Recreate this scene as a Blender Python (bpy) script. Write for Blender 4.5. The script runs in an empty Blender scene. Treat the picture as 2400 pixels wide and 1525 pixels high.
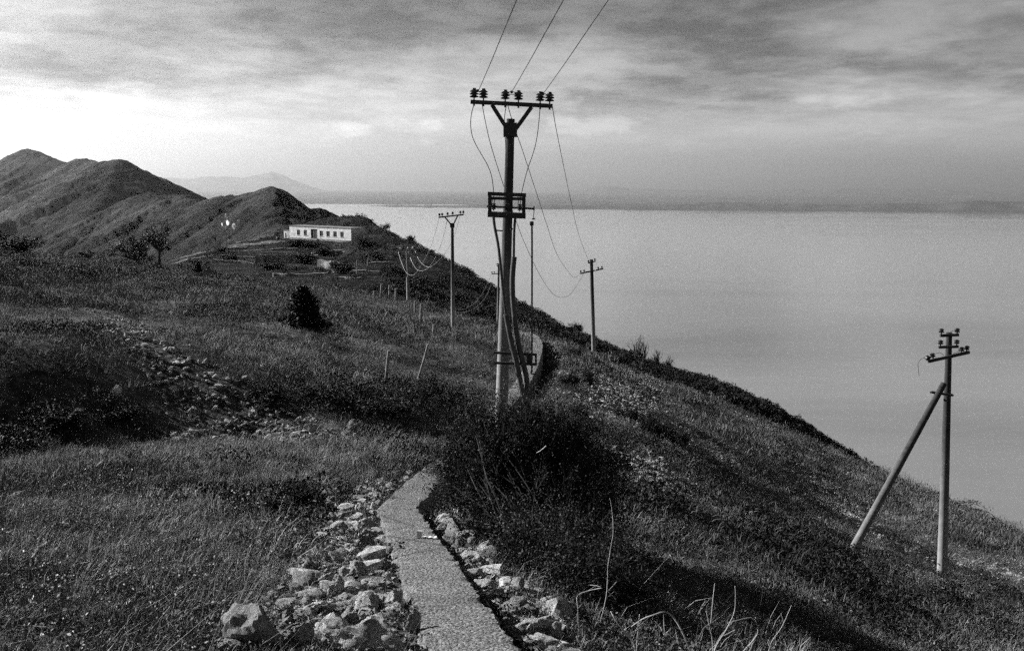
import bpy, bmesh, math, random
import numpy as np
from mathutils import Vector, Matrix, Euler, noise as mnoise

random.seed(7)
rng = np.random.default_rng(11)
S = bpy.context.scene
C = S.collection
R = math.radians

# ------------------------------------------------------------------ camera
PITCH, ROLL, FPX = math.atan(322.5 / 2333.0), R(0.42), 2333.0
_f = Vector((0, math.cos(PITCH), -math.sin(PITCH)))
_r0 = Vector((1, 0, 0)); _u0 = _r0.cross(_f)
_u = _u0 * math.cos(ROLL) - _r0 * math.sin(ROLL)
_r = _r0 * math.cos(ROLL) + _u0 * math.sin(ROLL)
cam = bpy.data.cameras.new('camera')
cam.lens, cam.sensor_width, cam.clip_start, cam.clip_end = 35.0, 36.0, 0.05, 200000
camo = bpy.data.objects.new('camera', cam); C.objects.link(camo)
camo.matrix_world = Matrix(((_r.x, _u.x, -_f.x, 0), (_r.y, _u.y, -_f.y, 0), (_r.z, _u.z, -_f.z, 0), (0, 0, 0, 1)))
S.camera = camo

# ------------------------------------------------------------------ sky and sun
SUN_AZ, SUN_EL = R(-69), R(27)          # azimuth measured from the view direction, to the left
sdir = Vector((math.sin(SUN_AZ) * math.cos(SUN_EL), math.cos(SUN_AZ) * math.cos(SUN_EL), math.sin(SUN_EL)))
sun = bpy.data.lights.new('sun', 'SUN'); sun.energy = 5.0; sun.angle = R(0.5); sun.color = (1, 1, 1)
suno = bpy.data.objects.new('sun', sun); C.objects.link(suno)
suno.rotation_euler = sdir.to_track_quat('Z', 'Y').to_euler()

W = bpy.data.worlds.new('World'); S.world = W; W.use_nodes = True
nt = W.node_tree; nt.nodes.clear()
def N(t, kind, **kw):
    n = t.nodes.new(kind)
    for k, v in kw.items(): setattr(n, k, v)
    return n
def math_node(t, op, a=None, b=None, c=None, clamp=False):
    n = N(t, 'ShaderNodeMath', operation=op, use_clamp=clamp)
    for i, v in enumerate((a, b, c)):
        if v is None: continue
        if isinstance(v, (int, float)): n.inputs[i].default_value = v
        else: t.links.new(v, n.inputs[i])
    return n.outputs[0]
def ramp(t, fac, stops, interp='LINEAR'):
    n = N(t, 'ShaderNodeValToRGB'); n.color_ramp.interpolation = interp
    el = n.color_ramp.elements
    while len(el) < len(stops): el.new(0.5)
    for e, (p, v) in zip(el, stops): e.position = p; e.color = (v, v, v, 1)
    t.links.new(fac, n.inputs[0]); return n.outputs[0]
sky = N(nt, 'ShaderNodeTexSky', sky_type='NISHITA', sun_disc=False)
sky.sun_elevation, sky.sun_rotation = SUN_EL, SUN_AZ
sky.altitude, sky.air_density, sky.dust_density, sky.ozone_density = 300, 1.0, 5.0, 1.0
bw = N(nt, 'ShaderNodeRGBToBW'); nt.links.new(sky.outputs[0], bw.inputs[0])
tc = N(nt, 'ShaderNodeTexCoord')
sep = N(nt, 'ShaderNodeSeparateXYZ'); nt.links.new(tc.outputs['Generated'], sep.inputs[0])
# a cloud deck: the view direction meets a level sheet high above
zz = math_node(nt, 'ADD', math_node(nt, 'MAXIMUM', sep.outputs[2], 0.0), 0.11)
cx = math_node(nt, 'DIVIDE', sep.outputs[0], zz); cy = math_node(nt, 'DIVIDE', sep.outputs[1], zz)
def sky_noise(sx, sy, scale, detail, rough, off, dist=0.0):
    cmb = N(nt, 'ShaderNodeCombineXYZ')
    nt.links.new(math_node(nt, 'MULTIPLY', cx, sx), cmb.inputs[0])
    nt.links.new(math_node(nt, 'MULTIPLY', cy, sy), cmb.inputs[1])
    cmb.inputs[2].default_value = off
    nz = N(nt, 'ShaderNodeTexNoise'); nz.inputs['Scale'].default_value = scale
    nz.inputs['Detail'].default_value = detail; nz.inputs['Roughness'].default_value = rough
    nz.inputs['Distortion'].default_value = dist
    nt.links.new(cmb.outputs[0], nz.inputs['Vector']); return nz.outputs[0]
big = ramp(nt, sky_noise(1.05, 1.0, 0.75, 10, 0.60, 21.3, 0.15), [(0.36, 0.0), (0.60, 1.0)], 'EASE')
fine = ramp(nt, sky_noise(1.15, 1.0, 3.0, 12, 0.66, 15.1, 0.2), [(0.38, 0.0), (0.62, 1.0)], 'EASE')
cl = math_node(nt, 'MULTIPLY_ADD', big, 0.68, math_node(nt, 'MULTIPLY', fine, 0.32))
# the deck thickens overhead and thins out to bright haze at the horizon
lift = ramp(nt, sep.outputs[2], [(0.0, 0.0), (0.035, 0.14), (0.10, 0.80), (0.4, 1.0)], 'EASE')
thick = ramp(nt, sep.outputs[2], [(0.16, 0.0), (0.32, 0.62), (0.60, 0.90)], 'EASE')
glow = ramp(nt, sep.outputs[2], [(0.0, 1.0), (0.05, 0.58), (0.16, 0.0)], 'EASE')
dens = math_node(nt, 'MAXIMUM', math_node(nt, 'MULTIPLY', math_node(nt, 'MULTIPLY_ADD', cl, 0.80, 0.15), lift), thick)
# small low cumulus catching the sun
pv_ = N(nt, 'ShaderNodeVectorMath', operation='MULTIPLY'); pv_.inputs[1].default_value = (9, 9, 26); nt.links.new(tc.outputs['Generated'], pv_.inputs[0])
pn = N(nt, 'ShaderNodeTexNoise'); pn.inputs['Scale'].default_value = 1.0; pn.inputs['Detail'].default_value = 9; pn.inputs['Roughness'].default_value = 0.62; nt.links.new(pv_.outputs[0], pn.inputs['Vector'])
puff = math_node(nt, 'MULTIPLY', ramp(nt, pn.outputs[0], [(0.54, 0.0), (0.66, 1.0)], 'EASE'), ramp(nt, sep.outputs[2], [(0.02, 0.0), (0.055, 1.0), (0.08, 0.8), (0.12, 0.0)], 'EASE'))
dens = math_node(nt, 'SUBTRACT', dens, math_node(nt, 'MULTIPLY', puff, 0.28))
shade = math_node(nt, 'MULTIPLY', math_node(nt, 'SUBTRACT', 1.0, dens), math_node(nt, 'MULTIPLY_ADD', glow, 1.5, 1.0))
soft = math_node(nt, 'MULTIPLY', math_node(nt, 'POWER', bw.outputs[0], 0.6), 1.22)       # cloud spreads the sunward glow
lm = N(nt, 'ShaderNodeMix', data_type='FLOAT'); nt.links.new(lift, lm.inputs[0]); nt.links.new(bw.outputs[0], lm.inputs[2]); nt.links.new(soft, lm.inputs[3])
val = math_node(nt, 'MULTIPLY', lm.outputs[0], shade)
bg = N(nt, 'ShaderNodeBackground'); bg.inputs[1].default_value = 0.113
nt.links.new(val, bg.inputs[0])
wo = N(nt, 'ShaderNodeOutputWorld'); nt.links.new(bg.outputs[0], wo.inputs[0])

V = S.view_settings
S.display_settings.display_device = 'sRGB'
V.view_transform = 'Standard'; V.look = 'None'; V.gamma = 1.0; V.exposure = 0.85; V.use_curve_mapping = False
S.render.engine = 'CYCLES'
S.cycles.max_bounces = 4; S.cycles.diffuse_bounces = 1; S.cycles.glossy_bounces = 2
S.cycles.transmission_bounces = 2; S.cycles.volume_bounces = 0; S.cycles.transparent_max_bounces = 8
S.cycles.use_denoising = False
S.cycles.use_adaptive_sampling = True; S.cycles.adaptive_threshold = 0.045; S.cycles.adaptive_min_samples = 20
S.cycles.sample_clamp_direct = 1.6; S.cycles.sample_clamp_indirect = 0.8

# ------------------------------------------------------------------ helpers
def ray(px, py):
    d = _f + _r * ((px - 1200.0) / FPX) + _u * (-(py - 762.5) / FPX)
    return d / d.y                                   # one metre forward
def P(px, py, d):
    return ray(px, py) * d
def link(name, me, parent=None, mats=()):
    o = bpy.data.objects.new(name, me); C.objects.link(o)
    if parent is not None: o.parent = parent
    for m in mats:
        if m.name not in [x.name for x in me.materials if x]: me.materials.append(m)
    return o
def tag(o, label=None, cat=None, group=None, kind=None):
    if label: o['label'] = label
    if cat: o['category'] = cat
    if group: o['group'] = group
    if kind: o['kind'] = kind
    return o
def empty(name, loc, label, cat, group=None, rz=0.0):
    o = bpy.data.objects.new(name, None); C.objects.link(o)
    o.location = loc; o.rotation_euler = (0, 0, rz); o.empty_display_size = 0.2
    return tag(o, label, cat, group)
def mesh_np(name, v, faces, smooth=False):
    """v (n,3) array, faces (m,k) array, all of one size"""
    v = np.asarray(v, dtype=np.float32); faces = np.asarray(faces, dtype=np.int32)
    me = bpy.data.meshes.new(name); k = faces.shape[1]
    me.vertices.add(len(v)); me.vertices.foreach_set('co', v.ravel())
    me.loops.add(faces.size); me.loops.foreach_set('vertex_index', faces.ravel())
    me.polygons.add(len(faces))
    me.polygons.foreach_set('loop_start', np.arange(0, faces.size, k, dtype=np.int32))
    me.polygons.foreach_set('loop_total', np.full(len(faces), k, dtype=np.int32))
    me.polygons.foreach_set('use_smooth', np.full(len(faces), smooth, dtype=bool))
    me.update(calc_edges=True); return me
class MB:
    """collects shapes into one mesh"""
    def __init__(self): self.v, self.f = [], []
    def add(self, vs, fs):
        o = len(self.v); self.v += [tuple(p) for p in vs]; self.f += [tuple(i + o for i in f) for f in fs]
    def box(self, c, size, rot=None):
        c = Vector(c); hx, hy, hz = (s / 2 for s in size); m = rot or Matrix.Identity(3)
        vs = [c + m @ Vector((sx * hx, sy * hy, sz * hz)) for sx in (-1, 1) for sy in (-1, 1) for sz in (-1, 1)]
        self.add(vs, [(0, 1, 3, 2), (4, 6, 7, 5), (0, 4, 5, 1), (2, 3, 7, 6), (0, 2, 6, 4), (1, 5, 7, 3)])
    def beam(self, a, b, w, h):
        """rectangular bar from a to b, w level, h upright"""
        a, b = Vector(a), Vector(b); d = (b - a); L = d.length; d.normalize()
        s = d.cross(Vector((0, 0, 1)))
        s = Vector((1, 0, 0)) if s.length < 1e-3 else s.normalized()
        u = s.cross(d); self.box((a + b) / 2, (w, L, h), Matrix((s, d, u)).transposed())
    def tube(self, pts, rad, seg=8, cap=True):
        pts = [Vector(p) for p in pts]; n = len(pts)
        rad = list(rad) if hasattr(rad, '__len__') else [rad] * n
        o = len(self.v); prev = None
        for i, p in enumerate(pts):
            t = (pts[min(i + 1, n - 1)] - pts[max(i - 1, 0)])
            t = t.normalized() if t.length > 1e-9 else Vector((0, 0, 1))
            s = t.cross(Vector((0, 1, 0.02)) if prev is None else t.cross(prev)) if prev is None else (prev - t * prev.dot(t))
            if s.length < 1e-6: s = t.orthogonal()
            s.normalize(); prev = s; u = t.cross(s)
            for k in range(seg):
                a = 2 * math.pi * k / seg
                self.v.append(tuple(p + (s * math.cos(a) + u * math.sin(a)) * rad[i]))
        for i in range(n - 1):
            for k in range(seg):
                k2 = (k + 1) % seg
                self.f.append((o + i * seg + k, o + i * seg + k2, o + (i + 1) * seg + k2, o + (i + 1) * seg + k))
        if cap and seg > 2:
            self.f.append(tuple(o + k for k in reversed(range(seg))))
            self.f.append(tuple(o + (n - 1) * seg + k for k in range(seg)))
    def lathe(self, base, prof, seg=14, axis=None):
        base = Vector(base); q = (Vector(axis).to_track_quat('Z', 'Y').to_matrix() if axis is not None else Matrix.Identity(3))
        o = len(self.v)
        for (r, z) in prof:
            for k in range(seg):
                a = 2 * math.pi * k / seg
                self.v.append(tuple(base + q @ Vector((r * math.cos(a), r * math.sin(a), z))))
        m = len(prof)
        for i in range(m - 1):
            for k in range(seg):
                k2 = (k + 1) % seg
                self.f.append((o + i * seg + k, o + i * seg + k2, o + (i + 1) * seg + k2, o + (i + 1) * seg + k))
        self.f.append(tuple(o + k for k in reversed(range(seg))))
        self.f.append(tuple(o + (m - 1) * seg + k for k in range(seg)))
    def build(self, name, mat, parent=None, smooth=False, world=False):
        me = bpy.data.meshes.new(name)
        off = Vector((0, 0, 0))
        if parent is not None and world: off = parent.location
        me.from_pydata([tuple(Vector(p) - off) for p in self.v] if off.length else self.v, [], self.f)
        if smooth:
            me.polygons.foreach_set('use_smooth', [True] * len(me.polygons))
            me.set_sharp_from_angle(angle=R(50)) if hasattr(me, 'set_sharp_from_angle') else None
        me.update(); return link(name, me, parent, [mat])

# ------------------------------------------------------------------ numeric noise
_T = rng.random((256, 256)).astype(np.float64)
def vnoise(x, y):
    x = np.asarray(x, float); y = np.asarray(y, float)
    xi = np.floor(x).astype(np.int64); yi = np.floor(y).astype(np.int64)
    fx = x - xi; fy = y - yi
    fx = fx * fx * fx * (fx * (fx * 6 - 15) + 10); fy = fy * fy * fy * (fy * (fy * 6 - 15) + 10)
    a = _T[xi & 255, yi & 255]; b = _T[(xi + 1) & 255, yi & 255]
    c = _T[xi & 255, (yi + 1) & 255]; d = _T[(xi + 1) & 255, (yi + 1) & 255]
    return (a + (b - a) * fx) * (1 - fy) + (c + (d - c) * fx) * fy
def fbm(x, y, oct=4, gain=0.5):
    s = 0; amp = 1; tot = 0; ca, sa = 0.8, 0.6
    for i in range(oct):
        s = s + amp * (vnoise(x + 17.3 * i, y - 9.1 * i) - 0.5); tot += amp; amp *= gain
        x, y = (x * ca - y * sa) * 2.03, (x * sa + y * ca) * 2.03
    return s / tot * 2                                # about -1..1
def sstep(a, b, x):
    t = np.clip((np.asarray(x, float) - a) / (b - a), 0, 1); return t * t * (3 - 2 * t)

# ------------------------------------------------------------------ terrain as height functions
class Field:
    """smooth surface through survey points; heights are fitted relative to distance from the viewpoint"""
    def __init__(self, pts, base, lam=1e-4, k=0.55):
        w = np.array([tuple(P(*p)) for p in pts]); self.base = base; self.k = k
        r = np.hypot(w[:, 0], w[:, 1]); self.c = self._uv(w[:, 0], w[:, 1])
        y = (w[:, 2] - base(w[:, 0], w[:, 1])) / r
        n = len(w); d = np.linalg.norm(self.c[:, None] - self.c[None], axis=2)
        A = np.zeros((n + 3, n + 3)); A[:n, :n] = self._phi(d) + lam * np.eye(n)
        A[:n, n] = 1; A[:n, n + 1:] = self.c; A[n:, :n] = A[:n, n:].T
        self.w = np.linalg.solve(A, np.concatenate([y, np.zeros(3)]))
    def _uv(self, x, y):
        return np.stack([np.arctan2(x, y), self.k * np.log(np.maximum(np.hypot(x, y), 0.3))], -1)
    def _phi(self, d): return np.where(d > 1e-12, d * d * np.log(np.maximum(d, 1e-12)), 0.0)
    def __call__(self, x, y):
        x = np.asarray(x, float).ravel(); y = np.asarray(y, float).ravel(); out = np.empty(len(x))
        for i in range(0, len(x), 40000):
            u = self._uv(x[i:i + 40000], y[i:i + 40000])
            n = len(self.c); uf = u.astype(np.float32); cf = self.c.astype(np.float32)
            d2 = (uf[:, :1] - cf[None, :, 0]) ** 2 + (uf[:, 1:] - cf[None, :, 1]) ** 2 + np.float32(1e-12)
            g = (d2 * np.log(d2)).astype(np.float64) @ (0.5 * self.w[:n]) + self.w[n] + u @ self.w[n + 1:]
            xx, yy = x[i:i + 40000], y[i:i + 40000]
            out[i:i + 40000] = self.base(xx, yy) + np.hypot(xx, yy) * g
        return out

WALL_PX = [(1190, 1680, 4.6), (1112, 1525, 5.7), (1042, 1400, 7.3), (995, 1300, 9.5), (963, 1250, 10.9), (932, 1190, 13.5), (985, 1135, 15.6),
           (1060, 1072, 18.6), (1150, 980, 26), (1222, 900, 35), (1254, 835, 45), (1258, 798, 54), (1236, 780, 60), (1190, 776, 64)]
NEAR = [(900, 1525, 5.7), (700, 1525, 5.8), (350, 1525, 5.9), (0, 1525, 6.0), (-500, 1525, 6), (850, 1400, 7.3), (500, 1395, 7.4), (0, 1385, 7.6),
        (800, 1250, 10.9), (400, 1245, 11), (0, 1225, 11.2), (-500, 1200, 11.5), (780, 1150, 14.6), (400, 1145, 14.5), (0, 1125, 14.5),
        (980, 1085, 17.5), (700, 1060, 18.3), (350, 1065, 17.8), (0, 1075, 16.6), (900, 1010, 21.5), (600, 1015, 21), (300, 1030, 19.8), (0, 1050, 18.5), (-500, 1060, 18),
        (880, 915, 23.5), (600, 885, 23.0), (300, 905, 21.2), (0, 900, 19.7), (-500, 880, 20),
        (600, 800, 33), (600, 730, 48), (600, 690, 68), (600, 657, 92), (600, 700, 115), (600, 790, 140),
        (300, 800, 31), (300, 720, 45), (300, 660, 66), (300, 624, 88), (300, 655, 110), (300, 740, 140),
        (0, 800, 27), (0, 700, 40), (0, 630, 56), (0, 592, 72), (0, 625, 92), (0, 720, 130), (-500, 790, 27), (-500, 560, 70), (-500, 700, 130),
        (890, 905, 28), (890, 820, 38), (890, 760, 55), (890, 725, 78), (890, 700, 98), (890, 735, 120), (890, 820, 145),
        (740, 675, 94), (480, 648, 92), (1010, 930, 26.5), (1020, 850, 38), (1030, 790, 56), (1062, 770, 70), (1010, 722, 92), (1090, 748, 84), (1090, 800, 105), (1090, 910, 135),
        (1140, 985, 25.5), (1215, 897, 35.5), (1235, 837, 45), (1215, 800, 54), (1185, 778, 64), (1200, 768, 72), (1200, 810, 92), (1200, 950, 130),
        (1400, 1525, 6.9), (1200, 1400, 8.3), (1090, 1290, 10.7), (1080, 1200, 14), (1250, 1250, 14.5), (1300, 1150, 18), (1250, 1050, 22), (1300, 960, 29), (1330, 912, 36),
        (1340, 870, 46), (1350, 825, 58), (1390, 850, 64), (1390, 838, 74), (1390, 890, 95), (1390, 1040, 130),
        (1600, 1525, 8.3), (1600, 1400, 11), (1600, 1250, 16), (1600, 1100, 29), (1600, 1000, 42), (1600, 935, 66), (1600, 915, 84), (1600, 970, 105), (1600, 1160, 135),
        (1430, 950, 36), (1450, 1050, 24), (1450, 1150, 18), (1500, 880, 78), (1800, 1001, 80), (2000, 1525, 11.5), (2000, 1400, 16), (1992, 1298, 27.2), (2000, 1180, 50), (2000, 1083, 72), (2000, 1150, 95), (2000, 1330, 130),
        (2400, 1525, 16), (2210, 1355, 29.5), (2400, 1400, 29), (2400, 1300, 47), (2400, 1257, 62), (2400, 1310, 85), (2400, 1520, 120), (2900, 1700, 14), (2900, 1470, 55), (2900, 1620, 95)]
near_f = Field(NEAR, lambda x, y: -1.43 - 0.2 * y - 0.12 * np.maximum(x, 0))

def resample(pts, step):
    pts = [Vector(p) for p in pts]; out = []
    n = len(pts)
    def cr(p0, p1, p2, p3, t):
        return 0.5 * ((2 * p1) + (p2 - p0) * t + (2 * p0 - 5 * p1 + 4 * p2 - p3) * t * t + (3 * p1 - p0 - 3 * p2 + p3) * t ** 3)
    for i in range(n - 1):
        p0, p1, p2, p3 = pts[max(i - 1, 0)], pts[i], pts[i + 1], pts[min(i + 2, n - 1)]
        m = max(2, int((p2 - p1).length / step))
        out += [cr(p0, p1, p2, p3, k / m) for k in range(m)]
    return out + [pts[-1]]
_wp = [P(*p) for p in WALL_PX]
# straight runs with one clear kink, then a gentle curve
wall_line = []
for i in range(len(_wp) - 1):
    if i < 7:
        m = max(2, int((_wp[i + 1] - _wp[i]).length / 0.3))
        wall_line += [_wp[i].lerp(_wp[i + 1], k / m) for k in range(m)]
wall_line += resample(_wp[7:], 0.6)
WL = np.array([tuple(p) for p in wall_line])
for _ in range(3):                                      # even grade
    WL[1:-1, 2] = (WL[:-2, 2] + 2 * WL[1:-1, 2] + WL[2:, 2]) / 4
WT = np.gradient(WL, axis=0); WT[:, 2] = 0; WT /= np.linalg.norm(WT, axis=1)[:, None]
wall_s = np.concatenate([[0], np.cumsum(np.linalg.norm(np.diff(WL, axis=0), axis=1))])
WALL_W = 0.55
def wall_rel(x, y):
    """distance from the wall's middle line, positive on its downhill side, and index along it"""
    d2 = (x[:, None] - WL[None, :, 0]) ** 2 + (y[:, None] - WL[None, :, 1]) ** 2
    i = d2.argmin(1); d = np.sqrt(d2[np.arange(len(x)), i])
    side = np.sign((x - WL[i, 0]) * WT[i, 1] - (y - WL[i, 1]) * WT[i, 0])
    return d * side, i
def Znear(x, y, detail=True):
    x = np.asarray(x, float).ravel(); y = np.asarray(y, float).ravel()
    z = near_f(x, y); r = np.hypot(x, y)
    if detail:
        far = sstep(9, 40, r)
        z = z + (0.07 * fbm(x * 1.1, y * 1.1, 4) + 0.06 * sstep(0.1, 0.6, fbm(x * 0.7 + 20, y * 0.7, 2))) * (1 - 0.3 * far) + 0.16 * far * fbm(x * 0.42 + 5, y * 0.42, 4) + 0.30 * sstep(20, 70, r) * fbm(x * 0.11, y * 0.11 + 3, 3)
        z = z + 0.10 * sstep(16, 30, r) * np.maximum(fbm(x * 0.9 + 40, y * 0.9, 3), 0) ** 1.0
    m = np.where((r < 75) & (y > 3) & (np.abs(x) < 12))[0]
    for k in range(0, len(m), 20000):
        q = m[k:k + 20000]; d, i = wall_rel(x[q], y[q]); s = wall_s[i]
        drop = 0.20 + 0.65 * sstep(9, 14, s) + 0.6 * sstep(30, 45, s)
        tl = WL[i, 2] - 0.07; tr = WL[i, 2] - drop
        wl = np.where(d < 0, 1 - sstep(0.2, 1.7, -d), 0); wr = np.where(d >= 0, 1 - sstep(0.35, 1.3, d), 0)
        zz = z[q]
        zz = zz + (np.where(d < 0, np.minimum(tl, 1e9), tr) - zz) * np.where(d < 0, wl, wr) * 0.97
        z[q] = zz
    return z
def near_hit(px, py, r0=4.0, r1=120.0):
    """where the sight line through a photo point meets the near hillside"""
    d = ray(px, py); t = np.exp(np.linspace(math.log(r0), math.log(r1), 260))
    z = Znear(d.x * t, d.y * t, False) - d.z * t
    k = np.where(z > 0)[0]
    if len(k) == 0: return None
    k = k[0]
    if k == 0: tt = t[0]
    else:
        a, b = z[k - 1], z[k]; tt = t[k - 1] + (t[k] - t[k - 1]) * (-a) / (b - a)
    x, y = d.x * tt, d.y * tt
    return Vector((x, y, float(Znear([x], [y])[0])))
def polar_grid(zf, th0, th1, nth, r0, r1, nr, dense=None):
    th = np.linspace(th0, th1, nth); r = np.exp(np.linspace(math.log(r0), math.log(r1), nr))
    if dense is not None: th = dense
    T, Rr = np.meshgrid(th, r, indexing='ij'); x = (Rr * np.sin(T)).ravel(); y = (Rr * np.cos(T)).ravel()
    z = zf(x, y); n = len(th)
    a = (np.arange(n - 1)[:, None] * nr + np.arange(nr - 1)[None]).ravel()
    return np.stack([x, y, z], 1), np.stack([a, a + nr, a + nr + 1, a + 1], 1)
# ------------------------------------------------------------------ materials (a world in greys)
def pmat(name, rough=0.85, spec=0.3):
    m = bpy.data.materials.new(name); m.use_nodes = True; t = m.node_tree
    b = t.nodes['Principled BSDF']; b.inputs['Roughness'].default_value = rough
    b.inputs['Specular IOR Level'].default_value = spec
    return m, t, b
def tnoise(t, vec, scale, detail=4, rough=0.55, dist=0.0):
    n = N(t, 'ShaderNodeTexNoise'); n.inputs['Scale'].default_value = scale; n.inputs['Detail'].default_value = detail
    n.inputs['Roughness'].default_value = rough; n.inputs['Distortion'].default_value = dist
    if vec is not None: t.links.new(vec, n.inputs['Vector'])
    return n.outputs[0]
def scaled(t, vec, s):
    n = N(t, 'ShaderNodeVectorMath', operation='MULTIPLY'); n.inputs[1].default_value = s; t.links.new(vec, n.inputs[0]); return n.outputs[0]
def bump(t, b, h, strength, dist):
    n = N(t, 'ShaderNodeBump'); n.inputs['Strength'].default_value = strength; n.inputs['Distance'].default_value = dist
    t.links.new(h, n.inputs['Height']); t.links.new(n.outputs[0], b.inputs['Normal'])
def wpos(t): return N(t, 'ShaderNodeNewGeometry').outputs['Position']
def opos(t): return N(t, 'ShaderNodeTexCoord').outputs['Object']
def rnd(t): return N(t, 'ShaderNodeObjectInfo').outputs['Random']
def mixv(t, f, a, b):
    n = N(t, 'ShaderNodeMix', data_type='FLOAT')
    for i, v in ((0, f), (2, a), (3, b)):
        if isinstance(v, (int, float)): n.inputs[i].default_value = v
        else: t.links.new(v, n.inputs[i])
    return n.outputs[0]
def simple(name, lo, hi, scale, rough=0.85, spec=0.25, bstr=0.4, bdist=0.01, vary=0.0, world=False, detail=6):
    m, t, b = pmat(name, rough, spec); v = wpos(t) if world else opos(t)
    n = tnoise(t, v, scale, detail, 0.62); c = ramp(t, n, [(0.32, lo), (0.70, hi)])
    if vary: c = math_node(t, 'MULTIPLY', c, math_node(t, 'MULTIPLY_ADD', rnd(t), vary, 1 - vary / 2))
    t.links.new(c, b.inputs['Base Color'])
    if bstr: bump(t, b, tnoise(t, v, scale * 3.1, 5, 0.65), bstr, bdist)
    return m

def make_ground():
    m, t, b = pmat('hillside_earth', 0.95, 0.1); p = wpos(t)
    patch = ramp(t, tnoise(t, p, 0.35, 5, 0.6), [(0.40, 0.0), (0.60, 1.0)])
    turf = ramp(t, tnoise(t, p, 5.5, 6, 0.7), [(0.34, 0.015), (0.50, 0.045), (0.72, 0.17)])
    straw = ramp(t, tnoise(t, p, 7.0, 5, 0.7), [(0.32, 0.03), (0.72, 0.23)])
    c = mixv(t, patch, turf, straw)
    at = N(t, 'ShaderNodeAttribute', attribute_name='stony').outputs['Fac']
    vo = N(t, 'ShaderNodeTexVoronoi'); vo.inputs['Scale'].default_value = 9.0; t.links.new(p, vo.inputs['Vector'])
    st = ramp(t, vo.outputs['Color'], [(0.45, 0.03), (0.75, 0.12), (1.0, 0.3)])
    c = mixv(t, math_node(t, 'MULTIPLY', at, 0.75), c, st)
    t.links.new(c, b.inputs['Base Color'])
    h = math_node(t, 'ADD', tnoise(t, p, 6, 8, 0.7), math_node(t, 'MULTIPLY', math_node(t, 'SUBTRACT', 1.0, vo.outputs['Distance']), math_node(t, 'MULTIPLY', at, 0.5)))
    bump(t, b, h, 0.9, 0.12); return m
M = {}
M['ground'] = make_ground()
def make_maquis(name, lo, hi, s, bd):
    m, t, b = pmat(name, 0.95, 0.05); p = wpos(t)
    a = ramp(t, tnoise(t, p, s, 8, 0.72), [(0.36, lo), (0.66, hi)])
    bare = ramp(t, tnoise(t, p, s * 0.13, 6, 0.6), [(0.42, 0.42), (0.60, 1.45)])
    t.links.new(math_node(t, 'MULTIPLY', a, bare), b.inputs['Base Color'])
    bump(t, b, tnoise(t, p, s * 1.5, 7, 0.72), 1.0, bd); return m
M['maquis'] = make_maquis('scrub_slope', 0.006, 0.042, 0.4, 1.6)
M['mount'] = make_maquis('mountain_scrub', 0.012, 0.085, 0.06, 7.0)
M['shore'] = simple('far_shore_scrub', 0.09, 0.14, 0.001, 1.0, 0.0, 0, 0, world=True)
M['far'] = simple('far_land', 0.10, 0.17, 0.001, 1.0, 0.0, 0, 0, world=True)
def make_water():
    m, t, b = pmat('lake_water', 0.12, 0.9); p = wpos(t)
    b.inputs['IOR'].default_value = 1.5
    b.inputs['Base Color'].default_value = (0.30, 0.30, 0.30, 1)
    slick = tnoise(t, scaled(t, p, (0.0004, 0.0014, 1)), 1.0, 9, 0.66, 0.5)
    t.links.new(ramp(t, slick, [(0.36, 0.20), (0.64, 0.30)]), b.inputs['Base Color'])
    t.links.new(ramp(t, slick, [(0.35, 0.05), (0.65, 0.14)]), b.inputs['Roughness'])
    h = tnoise(t, scaled(t, p, (0.02, 0.05, 1)), 1.0, 4, 0.6); bump(t, b, h, 0.12, 2.0); return m
M['water'] = make_water()

# ------------------------------------------------------------------ ground near the viewpoint
def poly_mask(px, py, poly):
    inside = np.zeros(len(px), bool); n = len(poly)
    for i in range(n):
        x1, y1 = poly[i]; x2, y2 = poly[(i + 1) % n]
        c = ((y1 > py) != (y2 > py)) & (px < (x2 - x1) * (py - y1) / (y2 - y1 + 1e-12) + x1); inside ^= c
    return inside
def to_photo(x, y, z):
    d = np.stack([x, y, z], 1); a = d @ np.array(_f); u = d @ np.array(_r) / a; v = d @ np.array(_u) / a
    return 1200 + u * FPX, 762.5 - v * FPX
# stony belts on the hillside, outlined on the ground by the sight lines of the survey
STONY = [[(215, 725), (300, 745), (420, 830), (560, 880), (720, 960), (760, 1010), (560, 1020), (420, 990), (350, 930), (320, 850), (240, 770)],
         [(1360, 850), (1460, 850), (1560, 890), (1560, 960), (1430, 985), (1350, 940)],
         [(1420, 1050), (1500, 1060), (1640, 1140), (1620, 1170), (1500, 1140), (1420, 1090)],
         [(860, 1130), (1010, 1085), (900, 1180), (930, 1310), (1000, 1525), (520, 1525), (640, 1400), (700, 1300), (740, 1190)],
         [(1000, 1190), (1080, 1200), (1160, 1310), (1310, 1430), (1330, 1525), (1230, 1525), (1100, 1350)],
         [(350, 1010), (760, 1005), (1000, 1030), (760, 1032), (350, 1030)],
         [(1800, 1060), (2060, 1180), (2040, 1230), (1900, 1180), (1760, 1090)]]
def stony_at(x, y, z):
    px, py = to_photo(x, y, z); m = np.zeros(len(x))
    jx = 26 * fbm(x * 0.7, y * 0.7, 3); jy = 14 * fbm(x * 0.7 + 9, y * 0.7, 3)
    for poly in STONY: m = np.maximum(m, poly_mask(px + jx, py + jy, poly))
    return m * (y > 3)
th = np.concatenate([np.linspace(R(-95), R(-34), 60)[:-1], np.linspace(R(-34), R(34), 640), np.linspace(R(34), R(80), 46)[1:]])
v, f = polar_grid(Znear, 0, 0, 0, 0.7, 150, 560, dense=th)
me = mesh_np('ground', v, f, True)
sa = stony_at(v[:, 0], v[:, 1], v[:, 2])
at = me.attributes.new('stony', 'FLOAT', 'POINT'); at.data.foreach_set('value', sa.astype(np.float32))
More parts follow.
